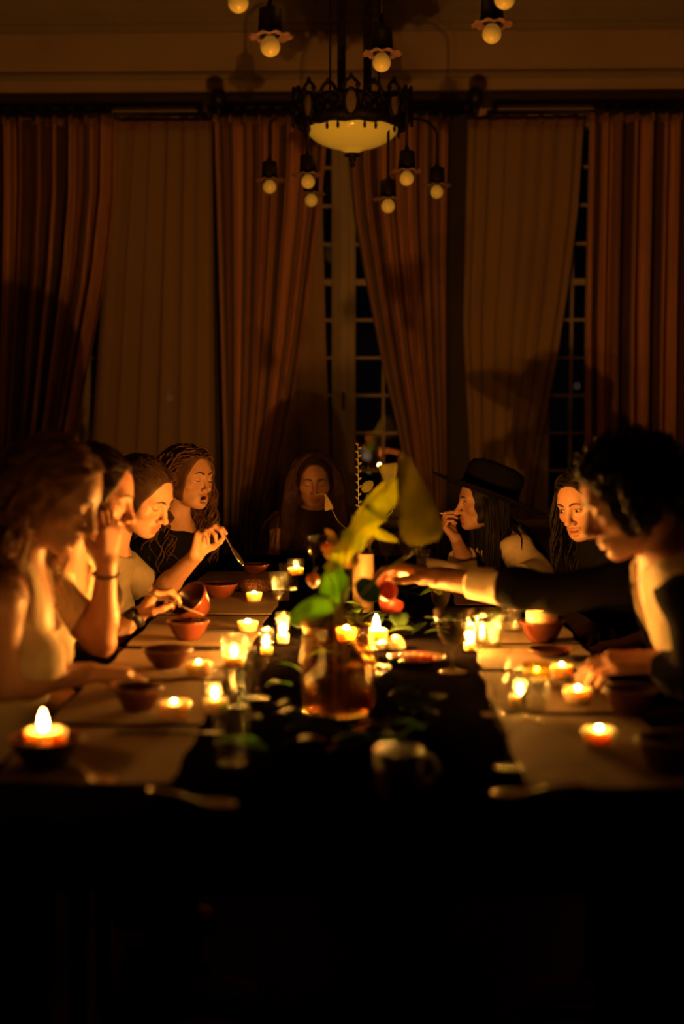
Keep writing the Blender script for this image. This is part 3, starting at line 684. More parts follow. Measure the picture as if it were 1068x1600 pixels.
def leaf(parent, base, tip, width, nrm, m, name='leaf', **kw):
    o = obj(name, leaf_vf(base, tip, width, nrm, **kw), M[m], parent, True)
    s = o.modifiers.new('s', 'SOLIDIFY'); s.thickness = .0012; return o

# vase with leaf stems in the foreground
pv = spot(528, 1112); vr = .080
v = empty('vase', pv); tag(v, 'wide smoky glass vase in the middle foreground', 'vase'); TAKEN.append((pv.x, pv.y, vr))
obj('glass_wall', shell([(vr * .82, 0), (vr * .9, .006), (vr, .04), (vr, .11), (vr * .90, .155), (vr * .88, .175), (vr * .98, .195)], .004, 40), M['vase'], v, True)
obj('water', lathe([(0, .0065), (vr * .86, .0065), (vr * .93, .04), (vr * .93, .095), (0, .095)], 36), M['water'], v, True)
pl = empty('leaf_bouquet', pv + Vector((0, 0, .016))); tag(pl, 'bouquet of broad yellow-green leaves standing in the smoky vase', 'plant')
O = pl.location
def A(px, py, Y): return at(px, py, Y) - O
cam_n = (0, -1, .1)
mouth = Vector((0.0, 0.01, .175))
def stem(pts, r, m='stem'): obj('stem', tube(pts, r, 6), M[m], pl, True)
def leafstem(b, t_, wpx, Y, m, prof, seed=0, bend=.06, fold=.2, nrm=cam_n, k=0):
    B, T_ = A(*b), A(*t_); leaf(pl, B, T_, wpx * Y / FPX, nrm, m, prof=prof, seed=seed, bend=bend, fold=fold)
    off = Vector((.012 * math.cos(k * 2.1), .012 * math.sin(k * 2.1), 0))
    stem([off * 1.4 + Vector((0, 0, .0)), mouth + off * .8, (mouth + B) * .5 + Vector((0, .0, .02)), B], [.0026, .0026, .002, .0014])
leafstem((543, 838, 3.28), (603, 750, 3.34), 20, 3.26, 'leafy', 'lance', 1, k=0)
leafstem((512, 892, 3.20), (636, 738, 3.32), 46, 3.26, 'leafy', 'fern', 2, k=1, nrm=(.2, -1, .3))
leafstem((664, 850, 3.22), (628, 706, 3.26), 74, 3.26, 'leafo', 'arrow', 3, k=2)
leafstem((521, 944, 3.30), (524, 880, 3.24), 46, 3.26, 'leaf', 'broad', 4, k=3)
leafstem((534, 940, 3.18), (452, 968, 3.20), 40, 3.26, 'leaf', 'broad', 5, k=4, nrm=(0, -1, .8))
leafstem((572, 826, 3.33), (622, 846, 3.32), 15, 3.26, 'leafy', 'lance', 6, k=5)
leafstem((528, 850, 3.26), (508, 826, 3.26), 12, 3.26, 'dry', 'lance', 7, k=6)
leafstem((560, 880, 3.32), (505, 858, 3.30), 34, 3.26, 'dry', 'broad', 8, k=7)
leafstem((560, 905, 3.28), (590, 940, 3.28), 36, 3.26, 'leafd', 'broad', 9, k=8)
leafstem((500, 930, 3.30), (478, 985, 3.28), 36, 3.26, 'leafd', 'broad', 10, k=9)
stem([A(553, 880, 3.32), A(556, 864, 3.32), A(566, 850, 3.32), A(584, 838, 3.32)], [.007, .0085, .0085, .006], 'dry')
# orange winter cherries
def physalis(px, py, Y, r, lab):
    p = at(px, py, Y); root = empty('winter_cherry', (p.x, p.y, p.z)); tag(root, lab, 'fruit', 'orange winter cherries in the bouquet')
    obj('husk', lathe([(0, -r * 1.25), (r * .35, -r), (r * .9, -r * .3), (r, r * .25), (r * .7, r * .8), (0, r)], 15, lambda a, j: .10 * math.sin(5 * a) if j >= 0 else 0), M['orange'], root, True)
    obj('stalk', tube([(0, 0, r * .9), (.004, 0, r * 1.5), (.010, .004, r * 2.0)], .0016, 5), M['stem'], root, True)
physalis(489, 906, 3.30, .0145, 'orange winter cherry hanging left of the green leaf')
physalis(512, 856, 3.30, .0145, 'orange winter cherry beside the yellow leaf base')
# bud vase with thin sprigs further back
pb = on(577, 922); bv = empty('bud_vase', pb + Vector((0, 0, .0002))); tag(bv, 'slim glass bud vase hidden behind the pillar candle', 'vase'); TAKEN.append((pb.x, pb.y, .03))
obj('glass_wall', shell([(.024, 0), (.028, .006), (.029, .05), (.017, .10), (.015, .13), (.019, .14)], .0025, 24), M['glass'], bv, True)
sp = empty('sprigs', pb + Vector((0, 0, .012))); tag(sp, 'thin sprigs with a hanging leaf and a fan leaf in the bud vase', 'plant'); O2 = sp.location
Yb = pb.y
def B_(px, py, Y=None): return at(px, py, Y or Yb) - O2
m2 = Vector((0, 0, .125))
obj('stem', tube([(0, 0, 0), m2, B_(560, 832), B_(545, 830), B_(528, 815), B_(514, 788), B_(506, 772), B_(498, 772), B_(492, 775)], [.0014] * 7 + [.0018, .001], 5), M['dry'], sp, True)
leaf(sp, B_(507, 770), B_(514, 797), .034, (.3, -1, 0), 'dry', prof='fan', seed=2, fold=.1)
obj('stem', tube([(0.004, 0, 0), m2 + Vector((.004, 0, 0)), B_(572, 830), B_(560, 790), B_(559, 696)], .0016, 5), M['stem'], sp, True)
for i in range(17):
    q = i / 16; y_ = 696 + q * 96
    leaf(sp, B_(560, y_), B_(560 + (7 if i % 2 else -7) * .7, y_ - 4), .008, (0, -1, .3), 'dry', name='leaflet', n=4, fold=.1)
obj('stem', tube([(0, .004, 0), m2 + Vector((.002, .004, 0)), B_(582, 830), B_(612, 800), B_(618, 765)], .0014, 5), M['stem'], sp, True)
leaf(sp, B_(613, 774), B_(606, 724), .075, (-.2, -1, .1), 'leafo', prof='fan', seed=1, fold=.15, bend=.03)
obj('stem', tube([(0, -.004, 0), m2 + Vector((0, -.004, 0)), B_(576, 830), B_(573, 772)], .0013, 5), M['stem'], sp, True)
leaf(sp, B_(566, 768), B_(582, 752), .035, (0, -1, .2), 'leafo', prof='broad', fold=.1)

# dark leaf garland along the middle of the table
gl = empty('leaf_garland', (-.04, 3.6, TZ)); tag(gl, 'garland of dark green leaves lying along the middle of the table', 'garland')
rs = random.Random(9); cnt = 0; tries = 0
gpath = []
while cnt < 110 and tries < 4000:
    tries += 1
    y = rs.uniform(2.5, 4.75); x = -.05 + rs.gauss(0, .11)
    if not -.27 < x < .21: continue
    a = rs.uniform(0, 6.28); L = rs.uniform(.05, .11)
    dx, dy = math.cos(a) * L, math.sin(a) * L
    if any((x + dx * q - tx) ** 2 + (y + dy * q - ty) ** 2 < (tr + .03) ** 2 for tx, ty, tr in TAKEN for q in (0, .5, 1)): continue
    z = .004 + rs.random() * .028
    b = Vector((x + .04, y - 3.6, z)); tp = b + Vector((dx, dy, rs.uniform(-.002, .03)))
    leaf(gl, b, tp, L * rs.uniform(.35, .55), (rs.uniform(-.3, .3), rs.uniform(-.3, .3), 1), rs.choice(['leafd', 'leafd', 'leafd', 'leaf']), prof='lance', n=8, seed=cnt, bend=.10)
    cnt += 1
# ================================================================== PEOPLE
V3 = lambda *a: np.array(a, dtype=np.float32)
def nrm(v): v = np.asarray(v, dtype=np.float64); return (v / (np.linalg.norm(v) + 1e-12)).astype(np.float32)
def rc(p, a, b, ra, rb):
    ba = b - a; h = np.clip(((p - a) @ ba) / (ba @ ba + 1e-12), 0, 1)
    return np.linalg.norm(p - a - h[:, None] * ba, axis=1) - (ra + (rb - ra) * h)
def el(p, c, r, R=None):
    q = p - c
    if R is not None: q = q @ R                      # columns of R are the local axes
    q = q / r; k0 = np.linalg.norm(q, axis=1); k1 = np.linalg.norm(q / r, axis=1)
    return k0 * (k0 - 1) / np.maximum(k1, 1e-9)
def smin(a, b, k):
    h = np.clip(.5 + .5 * (b - a) / k, 0, 1); return b + (a - b) * h - k * h * (1 - h)
def smax(a, b, k): return -smin(-a, -b, k)

def surface_nets(f, lo, hi, h):
    lo = np.asarray(lo, np.float32); hi = np.asarray(hi, np.float32); C = 4
    n = np.maximum(np.ceil((hi - lo) / (h * C)).astype(int), 1)      # coarse cells
    g = [lo[i] + (np.arange(n[i]) + .5) * h * C for i in range(3)]
    P = np.stack(np.meshgrid(*g, indexing='ij'), -1).reshape(-1, 3).astype(np.float32)
    keep = (np.abs(f(P)) < h * C * 1.35).reshape(n)
    N = n * C
    cell = np.repeat(np.repeat(np.repeat(keep, C, 0), C, 1), C, 2)
    need = np.zeros(N + 1, bool)
    for dx in (0, 1):
        for dy in (0, 1):
            for dz in (0, 1): need[dx:dx + N[0], dy:dy + N[1], dz:dz + N[2]] |= cell
    idx = np.argwhere(need)
    D = np.full(N + 1, 1.0, np.float32)
    pts = lo + idx.astype(np.float32) * h
    vals = np.concatenate([f(pts[i:i + 400000]) for i in range(0, len(pts), 400000)]) if len(pts) else np.zeros(0)
    D[tuple(idx.T)] = vals
    S = D < 0
    cnt = np.zeros(N, np.int8)
    off = [(a, b, c) for a in (0, 1) for b in (0, 1) for c in (0, 1)]
    for a, b, c in off: cnt += S[a:a + N[0], b:b + N[1], c:c + N[2]]
    act = (cnt > 0) & (cnt < 8) & cell
    ai = np.argwhere(act); m = len(ai)
    if m == 0: return np.zeros((0, 3)), np.zeros((0, 4), int)
    cd = np.stack([D[ai[:, 0] + a, ai[:, 1] + b, ai[:, 2] + c] for a, b, c in off], 1)
    acc = np.zeros((m, 3)); num = np.zeros(m); offa = np.array(off, float)
    for i in range(8):
        for j in range(i + 1, 8):
            if abs(offa[i] - offa[j]).sum() == 1:
                x = (cd[:, i] < 0) != (cd[:, j] < 0)
                t_ = cd[:, i] / np.where(x, cd[:, i] - cd[:, j], 1)
                pt = offa[i] + t_[:, None] * (offa[j] - offa[i])
                acc[x] += pt[x]; num[x] += 1
    V = lo + (ai + acc / np.maximum(num, 1)[:, None]) * h
    vid = np.full(N, -1, np.int64); vid[act] = np.arange(m)
    F = []
    for ax in range(3):
        o1, o2 = [(1, 2), (2, 0), (0, 1)][ax]
        sl0 = [slice(None)] * 3; sl1 = [slice(None)] * 3
        sl0[ax] = slice(0, N[ax]); sl1[ax] = slice(1, N[ax] + 1)
        e = np.argwhere(S[tuple(sl0)] != S[tuple(sl1)])
        ok = (e[:, o1] > 0) & (e[:, o1] < N[o1]) & (e[:, o2] > 0) & (e[:, o2] < N[o2]); e = e[ok]
        fl = S[tuple(e.T)]
        q = []
        for d1, d2 in ((1, 1), (0, 1), (0, 0), (1, 0)):
            c = e.copy(); c[:, o1] -= d1; c[:, o2] -= d2; q.append(vid[tuple(c.T)])
        q = np.stack(q, 1); good = (q >= 0).all(1); q = q[good]; fl = fl[good]
        q[~fl] = q[~fl][:, ::-1]; F.append(q)
    return V, np.concatenate(F)

def mesh_np(name, V, F, mat_, tint=None):
    me = bpy.data.meshes.new(name); nF = len(F)
    me.vertices.add(len(V)); me.vertices.foreach_set('co', np.asarray(V, np.float32).ravel())
    me.loops.add(nF * 4); me.loops.foreach_set('vertex_index', np.asarray(F, np.int32).ravel())
    me.polygons.add(nF); me.polygons.foreach_set('loop_start', np.arange(nF, dtype=np.int32) * 4)
    me.polygons.foreach_set('use_smooth', np.ones(nF, bool))
    me.update(calc_edges=True); me.validate(); me.materials.append(mat_)
    if tint is not None:
        a = me.color_attributes.new('tint', 'FLOAT_COLOR', 'POINT')
        a.data.foreach_set('color', np.concatenate([tint, np.ones((len(tint), 1))], 1).astype(np.float32).ravel())
    return me

class Group:
    def __init__(s, k): s.ops = []; s.k = k; s.P = []
    def add(s, kind, *a, k=.01, sub=False):
        s.ops.append((kind, a, k, sub))
        if not sub:
            if kind == 'rc': s.P += [(a[0], max(a[2], a[3])), (a[1], max(a[2], a[3]))]
            else: s.P.append((a[0], max(a[1])))
    def fin(s):
        c = np.mean([p for p, _ in s.P], 0); s.c = c.astype(np.float32); s.r = max(np.linalg.norm(p - c) + r for p, r in s.P)
    def ev(s, p):
        d = None
        for kind, a, k, sub in s.ops:
            v = rc(p, *a) if kind == 'rc' else el(p, *a)
            d = v if d is None else (smax(d, -v, k) if sub else smin(d, v, k))
        return d
    def box(s, m=.02):
        lo = np.min([p - r for p, r in s.P], 0) - m; hi = np.max([p + r for p, r in s.P], 0) + m; return lo, hi

class Body:
    def __init__(s): s.g = {}
    def ev(s, p, names=None):
        d = np.full(len(p), 1.0, np.float32)
        for n in (names or s.g):
            g = s.g[n]; m = np.linalg.norm(p - g.c, axis=1) < g.r + .07
            if m.any(): d[m] = smin(d[m], g.ev(p[m]), g.k)
        return d

def head_frame(fwd, upv):
    f = nrm(fwd); x = nrm(np.cross(f, upv)); z = nrm(np.cross(x, f)); return np.stack([x, f, z], 1)   # columns: right, forward, up

def build_head(g, c, R, s, male=False, mouth_open=0.0, smile=0.0):
    L = lambda x, y, z: (c + R @ (np.array([x, y, z], np.float32) * s)).astype(np.float32)
    E = lambda x, y, z, rx, ry, rz, k=.01, sub=False, RR=None: g.add('el', L(x, y, z), V3(rx, ry, rz) * s, R if RR is None else RR, k=k * s, sub=sub)
    K = lambda a, b, ra, rb, k=.01, sub=False: g.add('rc', L(*a), L(*b), ra * s, rb * s, k=k * s, sub=sub)
    jw = 1.10 if male else 1.0
    E(0, -.018, .033, .074, .093, .080)                                # cranium
    E(0, .030, .020, .062, .062, .070, k=.03)                          # forehead mass
    E(0, .032, -.030, .058, .056, .068, k=.025)                        # mid face
    E(0, .038, -.076, .043 * jw, .046, .036, k=.025)                   # lower face
    for x in (-1, 1):
        K((x * .056 * jw, -.004, -.045), (x * .022, .064, -.092), .017, .015, k=.025)      # jaw line
        E(x * .043, .056, -.028, .022, .022, .020, k=.02)              # cheek bone
    E(0, .074, -.098, .019 * jw, .016, .015, k=.018)                   # chin
    E(0, .068, -.066, .030, .027, .028, k=.02)                         # muzzle
    K((-.034, .076, .020), (.034, .076, .020), .013 if male else .011, .013 if male else .011, k=.02)    # brow
    for x in (-1, 1): E(x * .031, .099, .000, .019, .017, .012, k=.014, sub=True)   # eye socket
    for x in (-1, 1): E(x * .031, .0755, -.001, .0155, .0135, .0118, k=.004)        # closed lid / eyeball
    K((0, .088, .010), (0, .110, -.034), .0085, .0095, k=.012)         # nose bridge
    E(0, .112, -.037, .0105, .0105, .0090, k=.008)                     # nose tip
    for x in (-1, 1):
        E(x * .0125, .099, -.042, .0085, .011, .0075, k=.006)          # wings
        E(x * .0065, .108, -.0475, .0032, .0050, .0035, k=.003, sub=True)
    E(0, .092, -.0625, .023 + smile * .006, .0105, .0058, k=.005)      # upper lip
    E(0, .089, -.0745, .020 + smile * .004, .0110, .0066, k=.005)      # lower lip
    if smile and not mouth_open: E(0, .096, -.0685, .023, .016, .0048, k=.004, sub=True)
    if mouth_open: E(0, .094, -.072, .018, .024, .0105 * mouth_open, k=.004, sub=True)
    else: K((-.024 - smile * .006, .094, -.0675 + smile * .008), (0, .104, -.0685), .0014, .0016, k=.003, sub=True); K((0, .104, -.0685), (.024 + smile * .006, .094, -.0675 + smile * .004), .0016, .0014, k=.003, sub=True)
    E(0, .088, -.085, .016, .008, .004, k=.008, sub=True)              # under the lip
    for x in (-1, 1):                                                  # ears
        E(x * .077, -.012, -.012, .0075, .017, .030, k=.008)
        E(x * .083, -.006, -.010, .0060, .009, .017, k=.004, sub=True)
    return L

FING = [(.088, .027, (.042, .026, .021), .0089), (.092, .009, (.046, .029, .022), .0090), (.088, -.009, (.042, .027, .021), .0086), (.079, -.026, (.033, .021, .018), .0078)]
def build_hand(g, w, d, n, s_, sc_, curl, thumb=(.5, .4), spread=.06):
    """w wrist, d towards the knuckles, n palm normal, s_ towards the thumb side."""
    d = nrm(d); n = nrm(n - d * (n @ d)); s_ = nrm(s_ - d * (s_ @ d) - n * (s_ @ n))
    tips = []
    for i, (Lk, o, ph, r) in enumerate(FING):
        kn = w + (d * Lk + s_ * o - n * .002) * sc_
        g.add('rc', w + (s_ * o * .55 + d * .004) * sc_, kn, .0150 * sc_, .0120 * sc_, k=.014)
        a = 0.0; p = kn; dd = nrm(d + s_ * spread * (1.5 - i) * .8)
        for j in range(3):
            a += curl[i][j]; q = p + (dd * math.cos(a) + n * math.sin(a)) * ph[j] * sc_
            g.add('rc', p.astype(np.float32), q.astype(np.float32), r * (1 - .09 * j) * sc_, r * (.92 - .10 * j) * sc_, k=.004)
            p = q
        tips.append(p)
    b = w + (d * .018 + s_ * .020 + n * .006) * sc_; t1, t2 = thumb
    g.add('el', (w + (d * .035 + s_ * .022 + n * .010) * sc_).astype(np.float32), V3(.018, .018, .028) * sc_, np.stack([s_, n, d], 1), k=.012)
    dirs = [nrm(d * .62 + s_ * .68 + n * (.25 + .3 * t1)), nrm(d * .85 + s_ * (.42 - .5 * t1) + n * (.2 + .5 * t1)), nrm(d * .9 + s_ * (.25 - .7 * t2) + n * (.2 + .6 * t2))]
    p = b
    for dd, ln, ra, rb in zip(dirs, (.042, .032, .025), (.0135, .0108, .0098), (.0112, .0098, .0078)):
        q = p + dd * ln * sc_; g.add('rc', p.astype(np.float32), q.astype(np.float32), ra * sc_, rb * sc_, k=.005); p = q
    return tips, p

RELAX = [(.35, .45, .25), (.40, .5, .3), (.45, .55, .3), (.5, .6, .3)]
PINCH = [(.75, .75, .45), (.85, .9, .5), (1.0, 1.0, .6), (1.1, 1.1, .6)]
FIST = [(1.2, 1.3, .8), (1.25, 1.35, .8), (1.3, 1.35, .8), (1.35, 1.35, .8)]
FLAT = [(.10, .18, .12), (.12, .2, .12), (.15, .22, .15), (.2, .25, .15)]
CUP = [(.30, .55, .40), (.35, .60, .40), (.40, .62, .40), (.45, .65, .40)]

def person(label, head, fwd, neck, pelvis, facing, skin, R_arm, L_arm, sc_=1.0, male=False, up=(0, 0, 1), head_s=1.0, mouth_open=0, smile=0, fine=.0030, body_h=.0075, open_eyes=False, shoulder_w=None, bust=True):
    """R_arm / L_arm = dict(elbow, wrist, d, n, s, curl, thumb)."""
    head, neck, pelvis = [np.array(v, np.float32) for v in (head, neck, pelvis)]
    B = Body(); upv = nrm(neck - pelvis); F = nrm(facing); lat = nrm(np.cross(F, upv)); fr = nrm(np.cross(upv, lat))
    T = np.stack([lat, fr, upv], 1)                                    # torso frame: right, front, up
    Lt = np.linalg.norm(neck - pelvis); sw = shoulder_w or (.192 if male else .165); sw *= sc_
    def tp(x, y, z): return (pelvis + lat * x + fr * y + upv * z).astype(np.float32)
    g = Group(.02); B.g['torso'] = g
    cw = (.160 if male else .138) * sc_; cdp = (.105 if male else .092) * sc_
    g.add('el', tp(0, 0, Lt * .70), V3(cw, cdp, Lt * .36), T)
    g.add('el', tp(0, .005, Lt * .30), V3(cw * .88, cdp * .92, Lt * .34), T, k=.06)
    g.add('el', tp(0, -.005, .0), V3(.165 * sc_, .115 * sc_, .10 * sc_), T, k=.06)
    if bust and not male:
        for x in (-1, 1): g.add('el', tp(x * .068 * sc_, .075 * sc_, Lt * .62), V3(.058, .056, .060) * sc_, T, k=.03)
    sh = {}
    for k_, x in (('R', 1), ('L', -1)):
        sh[k_] = tp(x * sw, -.005, Lt - .055 * sc_)
        g.add('rc', tp(x * .05 * sc_, -.015, Lt - .025), sh[k_], .050 * sc_, .050 * sc_, k=.04)
        g.add('rc', tp(x * .03 * sc_, -.02, Lt + .03), tp(x * sw * .75, -.012, Lt - .035), .032 * sc_, .034 * sc_, k=.04)
    HR = head_frame(fwd, np.array(up, float))
    nk = (head + HR @ (V3(0, -.028, -.055) * head_s)).astype(np.float32)
    rn = (.058 if male else .047) * sc_
    g.add('rc', tp(0, -.012, Lt - .03), nk, rn * 1.10, rn, k=.03)
    g.fin()
    h = Group(.018); B.g['head'] = h; L = build_head(h, head, HR, head_s, male, mouth_open, smile); h.fin()
    tips = {}
    for k_, arm in (('R', R_arm), ('L', L_arm)):
        e = np.array(arm['elbow'], np.float32); wv = np.array(arm['wrist'], np.float32)
        f = .92
        a = Group(.025); B.g['arm' + k_] = a
        a.add('rc', sh[k_], e, .050 * f * sc_, .037 * f * sc_)
        a.add('rc', e, (e + (wv - e) * .35).astype(np.float32), .037 * f * sc_, .040 * f * sc_, k=.02)
        a.add('rc', (e + (wv - e) * .3).astype(np.float32), wv, .040 * f * sc_, .0265 * f * sc_, k=.02)
        a.fin()
        hd = Group(.010); B.g['hand' + k_] = hd
        tips[k_] = build_hand(hd, wv, np.array(arm['d'], float), np.array(arm['n'], float), np.array(arm['s'], float), sc_ * (1.06 if male else .95), arm.get('curl', RELAX), arm.get('thumb', (.5, .4)))
        hd.fin()
    lg = Group(.03); B.g['legs'] = lg
    fl = nrm(F * V3(1, 1, 0)); la2 = nrm(np.cross(fl, V3(0, 0, 1)))
    for x in (-1, 1):
        hip = (pelvis + la2 * x * .085 * sc_ + V3(0, 0, -.015)).astype(np.float32); kn = (hip + fl * .40 * sc_ + la2 * x * .03).astype(np.float32); kn[2] = min(.54, hip[2])
        an = (kn + fl * .02).astype(np.float32); an[2] = .09
        lg.add('rc', hip, kn, .085 * sc_, .056 * sc_, k=.03); lg.add('rc', kn, an, .055 * sc_, .036 * sc_, k=.02)
        lg.add('rc', an - V3(0, 0, .035), (an + fl * .15 - V3(0, 0, .055)).astype(np.float32), .036, .028, k=.02)
    lg.fin()
    base = (pelvis * V3(1, 1, 0))
    root = empty('person', Vector([float(v) for v in base])); tag(root, label, 'person')
    f_all = B.ev
    parts = []
    hb = h.box(.012); hlo, hhi = hb
    boxes = [(hlo, hhi, fine), (*B.g['handR'].box(.012), fine), (*B.g['handL'].box(.012), fine)]
    allo = np.min([gg.box()[0] for gg in B.g.values()], 0); alhi = np.max([gg.box()[1] for gg in B.g.values()], 0)
    Vs = []; Fs = []; off = 0
    for i, (lo, hi, hh) in enumerate(boxes + [(allo, alhi, body_h)]):
        V, Fc = surface_nets(f_all, lo, hi, hh)
        if i == 3:
            cen = V[Fc].mean(1); ins = np.zeros(len(Fc), bool)
            for lo2, hi2, h2 in boxes: ins |= ((cen > lo2 + .012) & (cen < hi2 - .012 - h2 * 4)).all(1)
            Fc = Fc[~ins]
        elif i > 0:                                                     # hands: keep only what belongs to the hand side, no duplicates of the head box
            cen = V[Fc].mean(1); ins = np.zeros(len(Fc), bool)
            for lo2, hi2, h2 in boxes[:i]: ins |= ((cen > lo2 + .006) & (cen < hi2 - .006 - h2 * 4)).all(1)
            Fc = Fc[~ins]
        Vs.append(V); Fs.append(Fc + off); off += len(V)
    V = np.concatenate(Vs); Fc = np.concatenate(Fs)
    used = np.unique(Fc); re = np.full(len(V), -1); re[used] = np.arange(len(used)); V = V[used]; Fc = re[Fc]
    lc = ((V - head) @ HR) / head_s                                     # head-local coordinates for natural skin colouring
    tint = np.ones((len(V), 3))
    near_face = (np.abs(lc[:, 0]) < .07) & (lc[:, 1] > .02) & (lc[:, 2] > -.12) & (lc[:, 2] < .1)
    lipm = np.clip(1.25 - np.sqrt((lc[:, 0] / .025) ** 2 + ((lc[:, 2] + .0685) / .0125) ** 2), 0, .5) * 2 * (lc[:, 1] > .078)
    chk = np.clip(1 - np.sqrt(((np.abs(lc[:, 0]) - .040) / .024) ** 2 + ((lc[:, 2] + .03) / .022) ** 2), 0, 1) * near_face
    tint *= 1 - lipm[:, None] * np.array([.22, .48, .50]); tint *= 1 - chk[:, None] * np.array([.02, .16, .16])
    obj('body', mesh_np('body', V - base, Fc, M[skin], tint), None, root)
    # face features laid on the surface
    def onface(x, z, lift=.0):
        ys = np.linspace(.135, .03, 90).astype(np.float32)
        P = np.stack([L(x, float(y), z) for y in ys]); dv = B.g['head'].ev(P); i = int(np.argmax(dv < 0)); return L(x, float(ys[max(i - 1, 0)]) + lift, z) - base
    for s in (-1, 1):
        pts = [onface(s * q, z, .0003) for q, z in ((.012, .0185), (.020, .0225), (.030, .0250), (.040, .0235), (.048, .0185))]
        obj('eyebrow', tube(pts, [r * head_s for r in ((.0030, .0040, .0038, .0030, .0014) if male else (.0027, .0036, .0032, .0024, .0011))], 6), M['brow'], root, True)
        if open_eyes:
            ec = L(s * .031, .0755, -.001) - base; R4 = Matrix([[float(v) for v in r] for r in HR]).to_4x4(); T4 = Matrix.Translation([float(v) for v in ec]) @ R4
            e = obj('eye', xf(ball(.0122 * head_s, 8, 14, .62, (0, .0028 * head_s, -.0003)), T4), M['eye'], root, True)
            obj('iris', xf(xf(lathe([(0, 0), (.0052 * head_s, 0), (.004 * head_s, .0012), (0, .0018)], 14), Matrix.Rotation(-math.pi / 2, 4, 'X')), T4 @ Matrix.Translation((0, .0145 * head_s, -.001))), M['iris'], e, True)
            for zz, rr in ((.0066, .0016), (-.0062, .0006)):
                pts = [L(s * (.031 + q), .0765 + .013 * math.sqrt(max(0, 1 - (q / .0165) ** 2)), -.001 + zz * (1 - (q / .017) ** 2)) - base for q in (-.015, -.008, 0, .008, .015)]
                obj('eyelid_line', tube(pts, rr * head_s, 5), M['brow'], root, True)
        else:
            pts = [onface(s * q, z, .0004) for q, z in ((.0185, -.0055), (.024, -.0080), (.031, -.0090), (.039, -.0080), (.0455, -.0045))]
            obj('eyelash', tube(pts, [r * head_s for r in (.0006, .0013, .0016, .0016, .0008)], 5), M['brow'], root, True)
    if mouth_open:
        T4 = Matrix.Translation([float(v) for v in (L(0, .0845, -.071) - base)]) @ Matrix([[float(v) for v in r] for r in HR]).to_4x4()
        obj('mouth', xf(ball(1.0, 8, 14), T4 @ Matrix.Diagonal((.0165 * head_s, .010 * head_s, .0085 * head_s, 1))), M['iris'], root, True)
    if mouth_open or smile:
        a = [L(q, (.0895 if smile else .0865) - abs(q) * .38, (-.0672 if smile else -.0660) + (.10 * abs(q) if smile else 0)) - base for q in (-.017, -.009, 0, .009, .017)]
        obj('teeth', tube(a, .0026 * head_s, 6), M['teeth'], root, True)
    return dict(B=B, root=root, base=base, L=L, HR=HR, head=head, hs=head_s, tp=tp, T=T, Lt=Lt, sh=sh, lat=lat, fr=fr, up=upv, pelvis=pelvis, tips=tips, arms=dict(R=R_arm, L=L_arm), sc=sc_, neck=neck, hair_seed=0)

def folds(p, amp, sc_=22.0, seed=0.0):
    return amp * (np.sin(p[:, 0] * sc_ * 1.7 + 3 * np.sin(p[:, 2] * sc_ * .45 + seed)) * np.sin(p[:, 1] * sc_ * 1.3 + seed + 2 * np.sin(p[:, 2] * sc_ * .35)) + .5 * np.sin(p[:, 2] * sc_ * .9 + p[:, 0] * sc_ + seed))
def garment(P, name, mat_, groups, off, clip, h=.007, amp=.003, seed=0.0, lo=None, hi=None):
    B = P['B']
    def f(p):
        d = B.ev(p, groups) - off + folds(p, amp, 24, seed); return clip(p, d)
    bx = [B.g[n].box(off + .03) for n in groups]
    lo_ = np.min([b[0] for b in bx], 0); hi_ = np.max([b[1] for b in bx], 0)
    V, F = surface_nets(f, lo_, hi_, h)
    return obj(name, mesh_np(name, V - P['base'], F, M[mat_]), None, P['root'])
def plane(p, o, n): return (p - np.asarray(o, np.float32)) @ nrm(n)        # positive on the n side
def trousers(P, m='denim'):
    B = P['B']; up = P['up']
    def f(p):
        t_ = np.maximum(B.ev(p, ['torso']) - .010, plane(p, P['tp'](0, 0, P['Lt'] * .16), up))
        return np.maximum(smin(t_, B.ev(p, ['legs']) - .010, .02) + folds(p, .003, 24), plane(p, V3(0, 0, .085), V3(0, 0, -1)))
    bx = [B.g[n].box(.04) for n in ('legs', 'torso')]
    V, F = surface_nets(f, np.min([b[0] for b in bx], 0), np.max([b[1] for b in bx], 0), .016)
    obj('trousers', mesh_np('trousers', V - P['base'], F, M[m]), None, P['root'])

def hair_shell(P, m, thick=.014, face=(.052, .080), z_cut=-.06, noise=.004, seed=1.0, front_z=.075, extra=None, back=True, h=.0045, name='hair_cap'):
    c, R, hs = P['head'], P['HR'], P['hs']
    def f(p):
        q = ((p - c) @ R) / hs
        d = el(q, V3(0, -.020, .033), V3(.075 + thick, .094 + thick, .083 + thick))
        d = np.minimum(d, P['B'].ev(p, ['head']) / hs - thick * .8)
        if extra: d = extra(q, d)
        d = d + noise * (np.sin(q[:, 0] * 130 + seed + 2 * np.sin(q[:, 2] * 60)) * np.sin(q[:, 1] * 95 + 1.7 * seed) + .6 * np.sin(q[:, 2] * 140 + q[:, 0] * 90))
        fc = el(q, V3(0, .105, front_z - .106), V3(face[0] + .031, face[1] + .026, .125))           # the face opening
        d = smax(d, -fc, .012); d = smax(d, z_cut - q[:, 2], .01)
        ear = el(q, V3(.085, -.004, -.014), V3(.02, .024, .034)); ear = np.minimum(ear, el(q, V3(-.085, -.004, -.014), V3(.02, .024, .034)))
        if not back: d = smax(d, -ear, .008)
        return d * hs
    e = .26 * hs
    V, F = surface_nets(f, c - e, c + e, h)
    return obj(name, mesh_np(name, V - P['base'], F, M[m]), None, P['root'])

